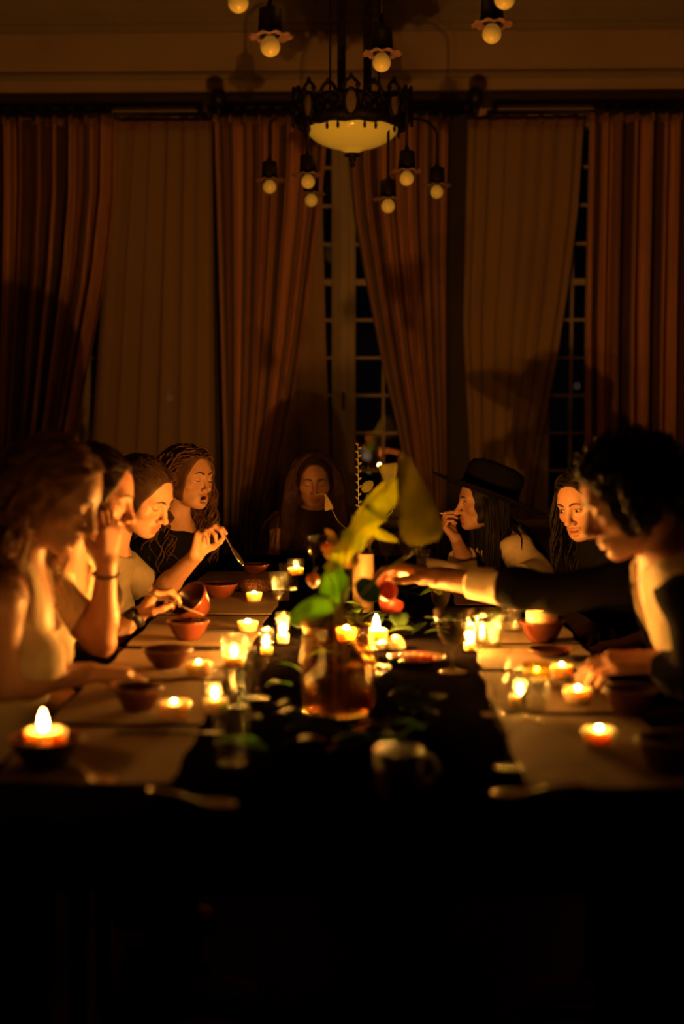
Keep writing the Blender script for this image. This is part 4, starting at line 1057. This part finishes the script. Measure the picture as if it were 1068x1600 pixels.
def strands(P, m, n, length, seed=0, rad=.0028, curl=(.008, 40.), steps=24, off=.012, comb=(0, -.4, -.4), sides=4, outw=.25, rmask=None, name='hair_locks', grav=(0, 0, -1), part=0.0, gstr=.35, avoid=.045, lvar=.35, root_off=.008, cling=0.0, cling_r=.2):
    rg = np.random.default_rng(seed); c, R, hs = P['head'], P['HR'], P['hs']; B = P['B']
    q = rg.normal(size=(n * 6, 3)); q /= np.linalg.norm(q, axis=1)[:, None]
    loc = V3(0, -.020, .033) + q * V3(.075, .094, .083)
    ok = (loc[:, 2] > -.03) & ~((loc[:, 1] > .030) & (loc[:, 2] < .070))
    if rmask is not None: ok &= rmask(loc)
    loc = loc[ok][:n]; q = q[ok][:n]; k = len(loc)
    p = (c + (loc * hs) @ R.T).astype(np.float32); nq = q @ R.T
    p = p + nq.astype(np.float32) * root_off
    sidev = np.sign(loc[:, 0] - part)[:, None] * np.array([[1., 0, 0]])
    d0 = q * outw + sidev * abs(comb[0]) + np.array([[0, comb[1], comb[2]]]); d = d0 @ R.T; d /= np.linalg.norm(d, axis=1)[:, None]
    Ls = length * (1 - lvar + lvar * rg.random(k)); ds = (Ls / steps)[:, None]
    g = np.array(grav, float); path = [p.copy()]
    for i in range(steps):
        d = d + g * gstr; d /= np.linalg.norm(d, axis=1)[:, None]
        pn = p + d * ds
        for _ in range(2):
            dd = B.ev(pn.astype(np.float32), ['head', 'torso', 'armR', 'armL']); m_ = dd < off
            if m_.any():
                e = .004; pm = pn[m_].astype(np.float32)
                gr = np.stack([B.ev(pm + V3(e, 0, 0)) - B.ev(pm - V3(e, 0, 0)), B.ev(pm + V3(0, e, 0)) - B.ev(pm - V3(0, e, 0)), B.ev(pm + V3(0, 0, e)) - B.ev(pm - V3(0, 0, e))], 1)
                gr /= np.linalg.norm(gr, axis=1)[:, None] + 1e-9; pn[m_] += gr * (off - dd[m_])[:, None]
            if cling:
                m_ = (dd > off) & (dd < cling_r)
                if m_.any():
                    e = .004; pm = pn[m_].astype(np.float32); G_ = ['head']
                    gr = np.stack([B.ev(pm + V3(e, 0, 0), G_) - B.ev(pm - V3(e, 0, 0), G_), B.ev(pm + V3(0, e, 0), G_) - B.ev(pm - V3(0, e, 0), G_), B.ev(pm + V3(0, 0, e), G_) - B.ev(pm - V3(0, 0, e), G_)], 1)
                    gr /= np.linalg.norm(gr, axis=1)[:, None] + 1e-9; pn[m_] -= gr * ((dd[m_] - off) * cling)[:, None]
        if avoid:                                                       # keep locks off the face
            lq = ((pn - c) @ R) / hs; fm = (lq[:, 1] > avoid) & (np.abs(lq[:, 0]) < .11) & (lq[:, 2] < .066) & (lq[:, 2] > -.16)
            if fm.any(): lq[fm, 0] += np.sign(lq[fm, 0] - part + 1e-6) * np.where(np.abs(lq[fm, 0]) < .075, .02, 0); lq[fm, 1] = np.maximum(avoid, lq[fm, 1] - .035); pn = c + (lq * hs) @ R.T
        d = (pn - p); d /= np.linalg.norm(d, axis=1)[:, None] + 1e-9; p = pn; path.append(p.copy())
    A_ = np.stack(path, 1); t_ = np.linspace(0, 1, steps + 1)
    tg = np.gradient(A_, axis=1); tg /= np.linalg.norm(tg, axis=2)[:, :, None] + 1e-9
    rf = rg.normal(size=(k, 1, 3)); u = np.cross(tg, np.broadcast_to(rf, tg.shape)); u /= np.linalg.norm(u, axis=2)[:, :, None] + 1e-9; b = np.cross(tg, u)
    ph = rg.random((k, 1)) * 6.28; fq = curl[1] * (.8 + .4 * rg.random((k, 1))); am = curl[0] * np.clip(t_ * 2.2, 0, 1)[None, :] * (.6 + .8 * rg.random((k, 1)))
    an = ph + fq * t_[None, :] * length
    A_ = A_ + u * (am * np.cos(an))[:, :, None] + b * (am * np.sin(an))[:, :, None]
    rr = rad * (.55 + .9 * rg.random((k, 1))) * (np.sin(np.pi * np.clip(.18 + t_ * .80, 0, 1)) ** .6)[None, :]
    V = []
    for j in range(sides):
        a = 2 * math.pi * j / sides; V.append(A_ + (u * math.cos(a) + b * math.sin(a)) * rr[:, :, None])
    V = np.stack(V, 2).reshape(-1, 3)                                    # k, steps+1, sides
    S1 = steps + 1; base_i = (np.arange(k)[:, None, None] * S1 + np.arange(steps)[None, :, None]) * sides
    j0 = np.arange(sides)[None, None, :]; j1 = (j0 + 1) % sides
    F = np.stack([base_i + j0, base_i + j1, base_i + sides + j1, base_i + sides + j0], -1).reshape(-1, 4)
    o = obj(name, mesh_np(name, V - P['base'], F, M[m]), None, P['root']); o['kind'] = 'stuff'
    return o
def fringe(P, m, seed, n=150, off=.010, comb=(.9, -.55, -.15), length=.15, curl=(.003, 40.), rad=.0026, part=0.0):
    return strands(P, m, n, length, seed, rad, curl, steps=14, off=off, comb=comb, gstr=.02, outw=0, lvar=.3, root_off=.012, cling=.8, avoid=0.2, part=part, name='front_hair', rmask=lambda l: (l[:, 1] > -.04) & (l[:, 2] > .045))
def W(px, py, Y): v = at(px, py, Y); return np.array([v.x, v.y, v.z], np.float32)
def lap(P0, facing, side, drop=.0):
    """a resting arm: elbow beside the waist, hand on the thigh."""
    f = nrm(facing); la = nrm(np.cross(f, V3(0, 0, 1))); s = 1 if side == 'R' else -1
    P0 = np.array(P0, np.float32)
    e = P0 + la * s * .235 + f * .03 + V3(0, 0, .19); w_ = P0 + la * s * .13 + f * .24 + V3(0, 0, .095)
    return dict(elbow=e, wrist=w_, d=f * .8 - la * s * .3 - V3(0, 0, .1), n=V3(0, 0, -1), s=-la * s, curl=RELAX)
# ---- 1: near left woman, blond curls, cream strappy top
EX, EY, EZ = V3(1, 0, 0), V3(0, 1, 0), V3(0, 0, 1)
fc = nrm((1, .05, 0)); pel = V3(-.86, 3.04, .565)
P1 = person('woman with long blond curls and cream strap top bowing her head, nearest on the left', W(86, 768, 3.06), (.86, -.16, -.46), W(32, 892, 3.06), pel, fc, 'skinA',
            dict(elbow=W(6, 1068, 2.93), wrist=W(140, 1052, 3.08), d=(.9, .35, -.1), n=(0, 0, -1), s=(-.2, .9, 0), curl=RELAX), lap(pel, fc, 'L'), sc_=.97, head_s=1.0)
def strap_top(P, m, neckz, low=.0, name='top', off=.009, armhole=True, amp=.003):
    up, tp, Lt = P['up'], P['tp'], P['Lt']
    def clip(p, d):
        q = (p - P['pelvis']) @ P['T']
        scoop = neckz - .05 * np.clip(1 - (q[:, 0] / .075) ** 2, 0, 1) * (q[:, 1] > -.02)
        d = np.maximum(d, q[:, 2] - Lt * scoop * np.where(np.abs(np.abs(q[:, 0]) - .082) < .020, 1.35, 1.0))
        if armhole: d = np.maximum(d, np.abs(q[:, 0]) - .158 + .05 * np.clip((q[:, 2] / Lt - .62) * 3, 0, 1))
        return np.maximum(d, -(q[:, 2] - low))
    return garment(P, name, m, ['torso'], off, clip, .006, amp)
strap_top(P1, 'cream', .80); trousers(P1)
hair_shell(P1, 'blond', .005, z_cut=-.09, noise=.0015, front_z=.068, face=(.050, .085))
strands(P1, 'blond', 380, .34, 1, .0032, (.009, 60.), off=.009, comb=(.6, -.75, -.25), gstr=.27, steps=26, avoid=.004, outw=.05, root_off=.003, rmask=lambda l: l[:, 1] < -.008)
fringe(P1, 'blond', 31, 170, .008, curl=(.004, 60.))

# ---- 2: diner with hand raised to the face
fc = nrm((1, -.02, 0)); pel = V3(-1.03, 3.58, .565)
eb = W(158, 1004, 3.44); wr = W(166, 880, 3.40)
P2 = person('person in ivory shirt with one hand raised to the face, second from the near left', W(146, 770, 3.56), (.93, -.02, -.30), W(104, 880, 3.58), pel, fc, 'skinB',
            dict(elbow=eb, wrist=wr, d=(.10, .06, 1), n=(-.75, .55, 0), s=(-.5, -.8, .1), curl=[(.28, .55, .35), (.3, .6, .4), (.3, .6, .4), (.35, .65, .4)], thumb=(.1, .1)),
            dict(elbow=W(160, 1002, 3.90), wrist=W(216, 962, 3.96), d=(.62, .08, .78), n=(.7, .1, -.65), s=(.0, -1, .1), curl=PINCH, thumb=(.7, .5)), sc_=.97, bust=False)
def shirt(P, m, sleeves, vneck=.0, off=.012, low=-.06, name='shirt', amp=.004, groups=None, deep=.30, h=.006, seed=0., collar=1.02):
    """sleeves: dict side -> fraction of the arm covered (0..1 upper arm, 1..2 forearm)"""
    up, tp, Lt, B = P['up'], P['tp'], P['Lt'], P['B']
    gs = ['torso'] + ['arm' + k for k in sleeves]
    def f(p):
        q = (p - P['pelvis']) @ P['T']
        d = B.ev(p, ['torso']) - off
        d = np.maximum(d, q[:, 2] - Lt * collar)
        d = np.maximum(d, -(q[:, 2] - low))
        if vneck: d = smax(d, np.where(q[:, 1] > .0, vneck * np.clip((q[:, 2] / Lt - (1 - deep)) / deep, 0, 1) - np.abs(q[:, 0]), -1.0), .006)
        for k, fr in sleeves.items():
            a = P['arms'][k]; e = np.array(a['elbow'], np.float32); w_ = np.array(a['wrist'], np.float32); s = P['sh'][k]
            if fr <= 1: da = np.maximum(rc(p, s, (s + (e - s) * (fr + .3)).astype(np.float32), .050 * P['sc'] + off, .043 * P['sc'] + off * 1.4), plane(p, s + (e - s) * fr, e - s))
            else: da = B.ev(p, ['arm' + k]) - off * 1.15; da = np.maximum(da, plane(p, e + (w_ - e) * (fr - 1), w_ - e) - .0)
            d = smin(d, da, .02)
        return d + folds(p, amp, 24, seed)
    bx = [B.g[n].box(off + .03) for n in gs]
    V, F = surface_nets(f, np.min([b[0] for b in bx], 0), np.max([b[1] for b in bx], 0), h)
    return obj(name, mesh_np(name, V - P['base'], F, M[m]), None, P['root'])
shirt(P2, 'ivory', dict(R=.62, L=.75), vneck=.075, off=.016, amp=.006, deep=.36); trousers(P2)
hair_shell(P2, 'brown', .007, z_cut=-.05, noise=.0012, front_z=.070, back=False, face=(.046, .08))
strands(P2, 'brown', 150, .07, 3, .003, (.004, 50.), off=.008, comb=(.15, -.6, .05), gstr=.1, steps=10, cling=.6)
fringe(P2, 'brown', 32, 120, .009, (.2, -1, .1), .10)
# wrist watch and thin bracelet
def band(P, side, fr, r, wd, m, name, face=None):
    a = P['arms'][side]; e = Vector([float(v) for v in a['elbow']]); w_ = Vector([float(v) for v in a['wrist']]); ax = (w_ - e).normalized()
    c = e + (w_ - e) * fr - Vector([float(v) for v in P['base']]); q = ax.to_track_quat('Z', 'Y').to_matrix().to_4x4()
    o = obj(name, xf(lathe([(r, -wd), (r + .003, -wd), (r + .003, wd), (r, wd), (r, -wd)], 28), Matrix.Translation(c) @ q), M[m], P['root'], True)
    if face:
        obj('watch_case', xf(lathe([(0, 0), (.015, 0), (.015, .007), (.013, .008), (0, .008)], 24), Matrix.Translation(c + Vector(face).normalized() * (r + .001)) @ Vector(face).to_track_quat('Z', 'Y').to_matrix().to_4x4()), M['leather'], o, True)
band(P2, 'L', .90, .0285, .013, 'leather', 'watch_strap', (-.3, -.8, .4)); band(P2, 'R', .86, .0300, .0015, 'leather', 'bracelet')

# ---- 3: woman with hair pulled back, olive tee
fc = nrm((1, -.1, 0)); pel = V3(-1.04, 4.36, .55)
P3 = person('woman with dark hair pulled back and olive T-shirt looking down, third on the left', W(221, 773, 4.34), (.82, -.34, -.45), W(178, 856, 4.40), pel, fc, 'skinA',
            lap(pel, fc, 'R'),
            dict(elbow=W(246, 930, 4.62), wrist=W(306, 868, 4.44), d=(.32, -.1, .95), n=(.75, -.45, -.1), s=(.2, .9, .2), curl=PINCH, thumb=(.8, .6)), sc_=.95, head_s=.98, fine=.0025)
shirt(P3, 'olive', dict(R=.6, L=.66), off=.012, amp=.004, collar=.99); trousers(P3)
hair_shell(P3, 'brown', .005, z_cut=-.045, noise=.0008, front_z=.066, back=False, face=(.046, .08), h=.004)
strands(P3, 'brown', 260, .20, 5, .0022, (.001, 10.), off=.007, comb=(0, -1, .15), gstr=0.0, steps=16, lvar=.2, outw=.0, root_off=.004, cling=.8, avoid=.06)
fringe(P3, 'brown', 33, 160, .008, (.15, -1, .1), .17, (.001, 10.), .002)
c_ = P3['L'](0, -.125, .02) - P3['base']
bun = [tuple(c_ + P3['HR'] @ (V3(.028 * math.cos(a) * (1 - i / 60), .012 * math.sin(a * .5), .028 * math.sin(a) * (1 - i / 60)))) for i, a in enumerate([k * .5 for k in range(44)])]
obj('hair_bun', tube(bun, .013, 8), M['brown'], P3['root'], True)

# ---- 4: woman with mouth open, long curly hair, black top
fc = nrm((1, -.3, 0)); pel = V3(-.93, 5.22, .52)
P4 = person('woman with curly auburn hair and black top, mouth open, farthest on the left', W(293, 746, 5.14), (.80, -.58, -.05), W(280, 822, 5.20), pel, fc, 'skinA',
            lap(pel, fc, 'R'), lap(pel, fc, 'L'), sc_=.93, head_s=.95, mouth_open=1.0, open_eyes=False, up=(.12, 0, 1))
shirt(P4, 'black', dict(R=1.6, L=1.6), off=.012, collar=1.0); trousers(P4)
hair_shell(P4, 'auburn', .009, z_cut=-.09, noise=.0015, front_z=.064, face=(.044, .08))
strands(P4, 'auburn', 260, .36, 8, .0042, (.014, 60.), off=.014, comb=(.5, -.4, -.3), gstr=.30, avoid=.02, rmask=lambda l: l[:, 1] < .03)
fringe(P4, 'auburn', 34, 150, .012, curl=(.006, 70.))

# ---- 5: woman at the far end
fc = nrm((.05, -1, 0)); pel = V3(-.30, 6.42, .48)
P5 = person('long-haired woman in a high-necked dark sleeveless top at the far end of the table', W(491, 748, 6.22), (.06, -.97, -.24), W(491, 806, 6.32), pel, fc, 'skinB',
            dict(elbow=W(428, 875, 6.25), wrist=W(450, 898, 6.08), d=(.5, -.8, 0), n=(0, 0, -1), s=(.8, .3, 0), curl=RELAX), dict(elbow=W(566, 875, 6.25), wrist=W(545, 898, 6.08), d=(-.5, -.8, 0), n=(0, 0, -1), s=(-.8, .3, 0), curl=RELAX), sc_=.93, head_s=.98)
shirt(P5, 'brownc', {}, off=.010, collar=1.10, amp=.002); trousers(P5)
hair_shell(P5, 'brown', .008, z_cut=-.07, noise=.001, front_z=.070, face=(.040, .08))
strands(P5, 'auburn', 240, .46, 12, .0034, (.005, 25.), off=.012, comb=(.55, -.25, -.35), gstr=.35, avoid=.025, rmask=lambda l: l[:, 1] < .035)
fringe(P5, 'brown', 35, 150, .011)

# ---- 6: woman in the black hat
fc = nrm((-1, -.08, 0)); pel = V3(.73, 5.60, .49)
P6 = person('woman in a wide black hat bringing a spoon to her mouth, far right', W(754, 783, 5.52), (-.97, -.22, -.04), W(783, 836, 5.58), pel, fc, 'skinA',
            dict(elbow=W(728, 884, 5.62), wrist=W(712, 842, 5.50), d=(-.62, -.10, .72), n=(.72, -.1, .62), s=(.1, .95, .0), curl=[(.9, 1.0, .5), (1.0, 1.1, .5), (1.1, 1.1, .6), (1.2, 1.1, .6)], thumb=(.6, .4)),
            dict(elbow=W(846, 896, 5.36), wrist=W(800, 905, 5.20), d=(-.9, -.2, -.1), n=(0, 0, -1), s=(-.2, .9, 0), curl=RELAX), sc_=.92, head_s=.94, open_eyes=True, fine=.0025)
shirt(P6, 'ivory', dict(R=1.35, L=1.7), off=.016, amp=.005, collar=1.0, name='blouse')
garment(P6, 'waistcoat', 'black', ['torso'], .024, lambda p, d: np.maximum(np.maximum(d, np.abs(((p - P6['pelvis']) @ P6['T'])[:, 0]) - .118), np.maximum(((p - P6['pelvis']) @ P6['T'])[:, 2] - P6['Lt'] * .99, -((p - P6['pelvis']) @ P6['T'])[:, 2] - .05)), .007, .002)
trousers(P6)
hair_shell(P6, 'dark', .003, z_cut=-.09, noise=.0008, front_z=.070, face=(.040, .07))
strands(P6, 'dark', 280, .42, 15, .0036, (.004, 20.), off=.012, comb=(.45, .05, -.5), gstr=.6, avoid=.02, outw=.05, rmask=lambda l: (l[:, 2] < .05) & (l[:, 1] < .02) & (l[:, 1] > -.085))
# hat: its own thing, worn on the head
hp = P6['L'](0, -.022, .022)
hat = empty('hat', Vector([float(v) for v in hp])); tag(hat, 'wide-brimmed black felt hat on the woman at the far right', 'hat')
hf = head_frame((-.93, -.14, .36), EZ); HM = Matrix([[float(v) for v in r] for r in hf]).to_4x4()
brim = lathe([(.086, .0), (.13, -.004), (.185, .002), (.205, .008), (.207, .010), (.205, .012), (.185, .006), (.13, .0), (.088, .005), (.086, 0)], 56)
brim = [(x * .96, y * 1.16, z + .10 * max(0, abs(x) - .09) ** 1.0 * .5) for x, y, z in brim[0]], brim[1]
obj('brim', xf(brim, HM), M['felt'], hat, True)
crown_ = lathe([(.094, .002), (.098, .03), (.098, .09), (.092, .118), (.068, .130), (.03, .125), (0, .118)], 40)
crown_ = [(x * .94 * (1 - .25 * max(0, y) * max(0, z - .08) * 40), y * 1.18, z - .018 * max(0, 1 - abs(x) / .045) * (z > .11)) for x, y, z in crown_[0]], crown_[1]
obj('crown', xf(crown_, HM), M['felt'], hat, True)
obj('hat_band', xf(([(x * .95, y * 1.19, z) for x, y, z in lathe([(.0965, .006), (.100, .007), (.1005, .028), (.0975, .029)], 40)[0]], lathe([(.0925, .006), (.0955, .007), (.0955, .028), (.0925, .029)], 40)[1]), HM), M['black'], hat, True)

# ---- 7: smiling woman behind the man
fc = nrm((-1, -.35, 0)); pel = V3(.97, 4.72, .53)
P7 = person('smiling dark-haired woman in black peeking out behind the curly-haired man', W(912, 784, 4.60), (-.66, -.70, -.30), W(938, 858, 4.66), pel, fc, 'skinA', lap(pel, fc, 'R'), lap(pel, fc, 'L'), sc_=.94, head_s=.96, smile=1.0, open_eyes=True, up=(-.15, 0, 1))
shirt(P7, 'black', dict(R=1.6, L=1.6), off=.013, collar=1.13); trousers(P7)
hair_shell(P7, 'dark', .007, z_cut=-.08, noise=.0015, front_z=.066, face=(.044, .08))
strands(P7, 'dark', 220, .30, 18, .0036, (.008, 30.), off=.012, comb=(.5, -.4, -.3), gstr=.33, avoid=.02, rmask=lambda l: l[:, 1] < .025)
fringe(P7, 'dark', 36, 140, .010)

# ---- 8: curly-haired man reaching across
fc = nrm((-1, .04, 0)); pel = V3(.93, 3.06, .565)
wr8 = W(682, 903, 3.60)
P8 = person('man with curly dark hair in black jacket and white shirt reaching across the table', W(984, 774, 3.06), (-.90, -.02, -.42), W(1034, 880, 3.08), pel, fc, 'skinB',
            dict(elbow=W(868, 928, 3.40), wrist=wr8, d=(-.95, .05, .18), n=(-.1, -.35, -.95), s=(-.1, -.95, .3), curl=[(.35, .6, .35), (.45, .65, .4), (.6, .7, .4), (.75, .75, .4)], thumb=(.3, .2)),
            dict(elbow=W(1090, 1062, 2.92), wrist=W(1024, 1034, 3.04), d=(-.95, .1, -.05), n=(.1, .3, -.9), s=(-.1, .9, .3), curl=RELAX), sc_=1.0, male=True, head_s=1.03)
shirt(P8, 'white', {}, vneck=.055, off=.012, amp=.004, deep=.42, collar=1.04)
def jacket_clip(P):
    def f(p):
        B = P['B']; q = (p - P['pelvis']) @ P['T']; Lt = P['Lt']
        d = B.ev(p, ['torso']) - .022
        d = np.maximum(d, q[:, 2] - Lt * .985); d = np.maximum(d, -(q[:, 2] + .10))
        d = smax(d, np.where(q[:, 1] > -.03, .095 - np.abs(q[:, 0] + .048), -1.0), .006)
        for k, fr in (('R', 1.50), ('L', 1.80)):
            a = P['arms'][k]; e = np.array(a['elbow'], np.float32); w_ = np.array(a['wrist'], np.float32)
            d = smin(d, np.maximum(B.ev(p, ['arm' + k]) - .012, plane(p, e + (w_ - e) * (fr - 1), w_ - e)), .02)
        return d + folds(p, .003, 22, 2.0)
    return f
bx = [P8['B'].g[n].box(.055) for n in ('torso', 'armR', 'armL')]
V, F = surface_nets(jacket_clip(P8), np.min([b[0] for b in bx], 0), np.max([b[1] for b in bx], 0), .006)
obj('jacket', mesh_np('jacket', V - P8['base'], F, M['black']), None, P8['root'])
trousers(P8)
def cuff_f(p):
    a = P8['arms']['R']; e = np.array(a['elbow'], np.float32); w_ = np.array(a['wrist'], np.float32)
    d = P8['B'].ev(p, ['armR']) - .010
    return np.maximum(np.maximum(d, plane(p, e + (w_ - e) * .70, w_ - e)), -plane(p, e + (w_ - e) * .42, w_ - e))
lo_, hi_ = P8['B'].g['armR'].box(.04)
V, F = surface_nets(cuff_f, lo_, hi_, .005); obj('shirt_cuff', mesh_np('shirt_cuff', V - P8['base'], F, M['white']), None, P8['root'])
hair_shell(P8, 'dark', .013, z_cut=-.075, noise=.002, front_z=.066, face=(.044, .08), extra=lambda q, d: smin(d, el(q, V3(0, .040, .074), V3(.062, .046, .036)), .02))
strands(P8, 'dark', 440, .085, 21, .0034, (.010, 95.), off=.012, comb=(.35, -.25, .0), gstr=.22, steps=14, outw=.40, avoid=.02, root_off=.004, rmask=lambda l: l[:, 1] < .03)
fringe(P8, 'dark', 37, 170, .020, (.3, .15, .2), .085, (.011, 100.), .0032)
# red pomegranate piece held in the man's hand
tp_ = [np.array(v) for v in P8['tips']['R'][0][:3]]; th_ = np.array(P8['tips']['R'][1]); cm = (np.mean(tp_, 0) * .5 + th_ * .5)
pome_half((float(cm[0]) + .010, float(cm[1]), float(cm[2]) - .012), (1.2, .3, .4), 'red pomegranate piece held in the reaching hand', .026)

# ---- things held
def held_spoon(P, side, tipdir, lab, back=.08):
    t_ = P['tips'][side]; c = Vector([float(v) for v in (np.array(t_[0][0]) * .5 + np.array(t_[1]) * .5)])
    q = Vector(tipdir).normalized().to_track_quat('X', 'Z')
    o = obj('spoon', mv(xf(spoon_vf(), Matrix.Rotation(math.pi, 4, 'Z')), (.075, 0, -.012)), M['steel'], smooth=True, loc=c); o.rotation_mode = 'QUATERNION'; o.rotation_quaternion = q
    s = o.modifiers.new('s', 'SOLIDIFY'); s.thickness = .0018; tag(o, lab, 'spoon', 'spoons held by diners'); return o
held_spoon(P6, 'R', (.95, -.05, .08), 'spoon between the hatted woman\'s hand and mouth')
held_spoon(P3, 'L', (.55, -.1, -.80), 'spoon dangling from the raised hand of the woman in olive')
# fork in the watch hand, tilted pot being scooped out
def fork_vf():
    p = [tube([(-.09, 0, 0), (0, 0, .003), (.03, 0, 0)], [.004, .0022, .003], 6), box(.028, .045, -.010, .010, -.0012, .0012)]
    for k in range(4): p.append(box(.044, .085, -.010 + k * .0060, -.008 + k * .0060, -.001, .001))
    return join(*p)
c = np.array(P2['tips']['L'][0][0]) * .5 + np.array(P2['tips']['L'][1]) * .5
o = obj('fork', fork_vf(), M['steel'], smooth=False, loc=[float(v) for v in c]); o.rotation_mode = 'QUATERNION'; o.rotation_quaternion = Vector((.85, .1, -.35)).to_track_quat('X', 'Z')
tag(o, 'fork in the hand with the wrist watch', 'fork')
pt = at(303, 946, 4.06); b = empty('bowl', pt); b.rotation_euler = (.35, -.75, .3); tag(b, 'clay pot tilted up on the rim of the small bowl on the left', 'bowl', 'terracotta bowls on the table')
obj('vessel', mv(bowl_vf(.060, .066), (0, 0, -.033)), M['clay'], b, True)

# ---- chairs under the diners
def chair(P, facing, lab):
    pv = P['pelvis']; f = nrm(facing); rz = math.atan2(-f[0], f[1]); zs = float(pv[2]) - .115
    root = empty('dining_chair', (float(pv[0]) + float(f[0]) * .03, float(pv[1]) + float(f[1]) * .03, 0), rz); tag(root, lab, 'chair', 'wooden chairs around the table')
    obj('seat', box(-.21, .21, -.20, .22, zs - .05, zs), M['chairseat'], root, bevel=.015)
    for sx in (-1, 1):
        obj('leg', tube([(sx * .185, .19, 0), (sx * .185, .19, zs - .051)], [.016, .020], 8), M['chair'], root, True)
        obj('leg', tube([(sx * .185, -.24, 0), (sx * .185, -.225, zs - .04), (sx * .185, -.235, zs + .1), (sx * .175, -.30, .88)], [.017, .02, .019, .015], 8), M['chair'], root, True)
    obj('backrest', join(box(-.17, .17, -.302, -.284, .78, .88), box(-.17, .17, -.275, -.258, .62, .67)), M['chair'], root, bevel=.006)
    obj('seat_rail', join(box(-.185, .185, -.222, -.201, zs - .07, zs - .02)), M['chair'], root)
for P_, fc_, lab in [(P1, (1, .05, 0), 'chair under the blond woman at the near left'), (P2, (1, -.02, 0), 'chair under the diner with hand to face'), (P3, (1, -.1, 0), 'chair under the woman in olive'),
                     (P4, (1, -.3, 0), 'chair under the open-mouthed woman'), (P5, (.05, -1, 0), 'chair at the far end under the long-haired woman'), (P6, (-1, -.08, 0), 'chair under the woman in the hat'),
                     (P7, (-1, -.35, 0), 'chair under the smiling woman'), (P8, (-1, .04, 0), 'chair under the curly-haired man')]:
    chair(P_, fc_, lab)
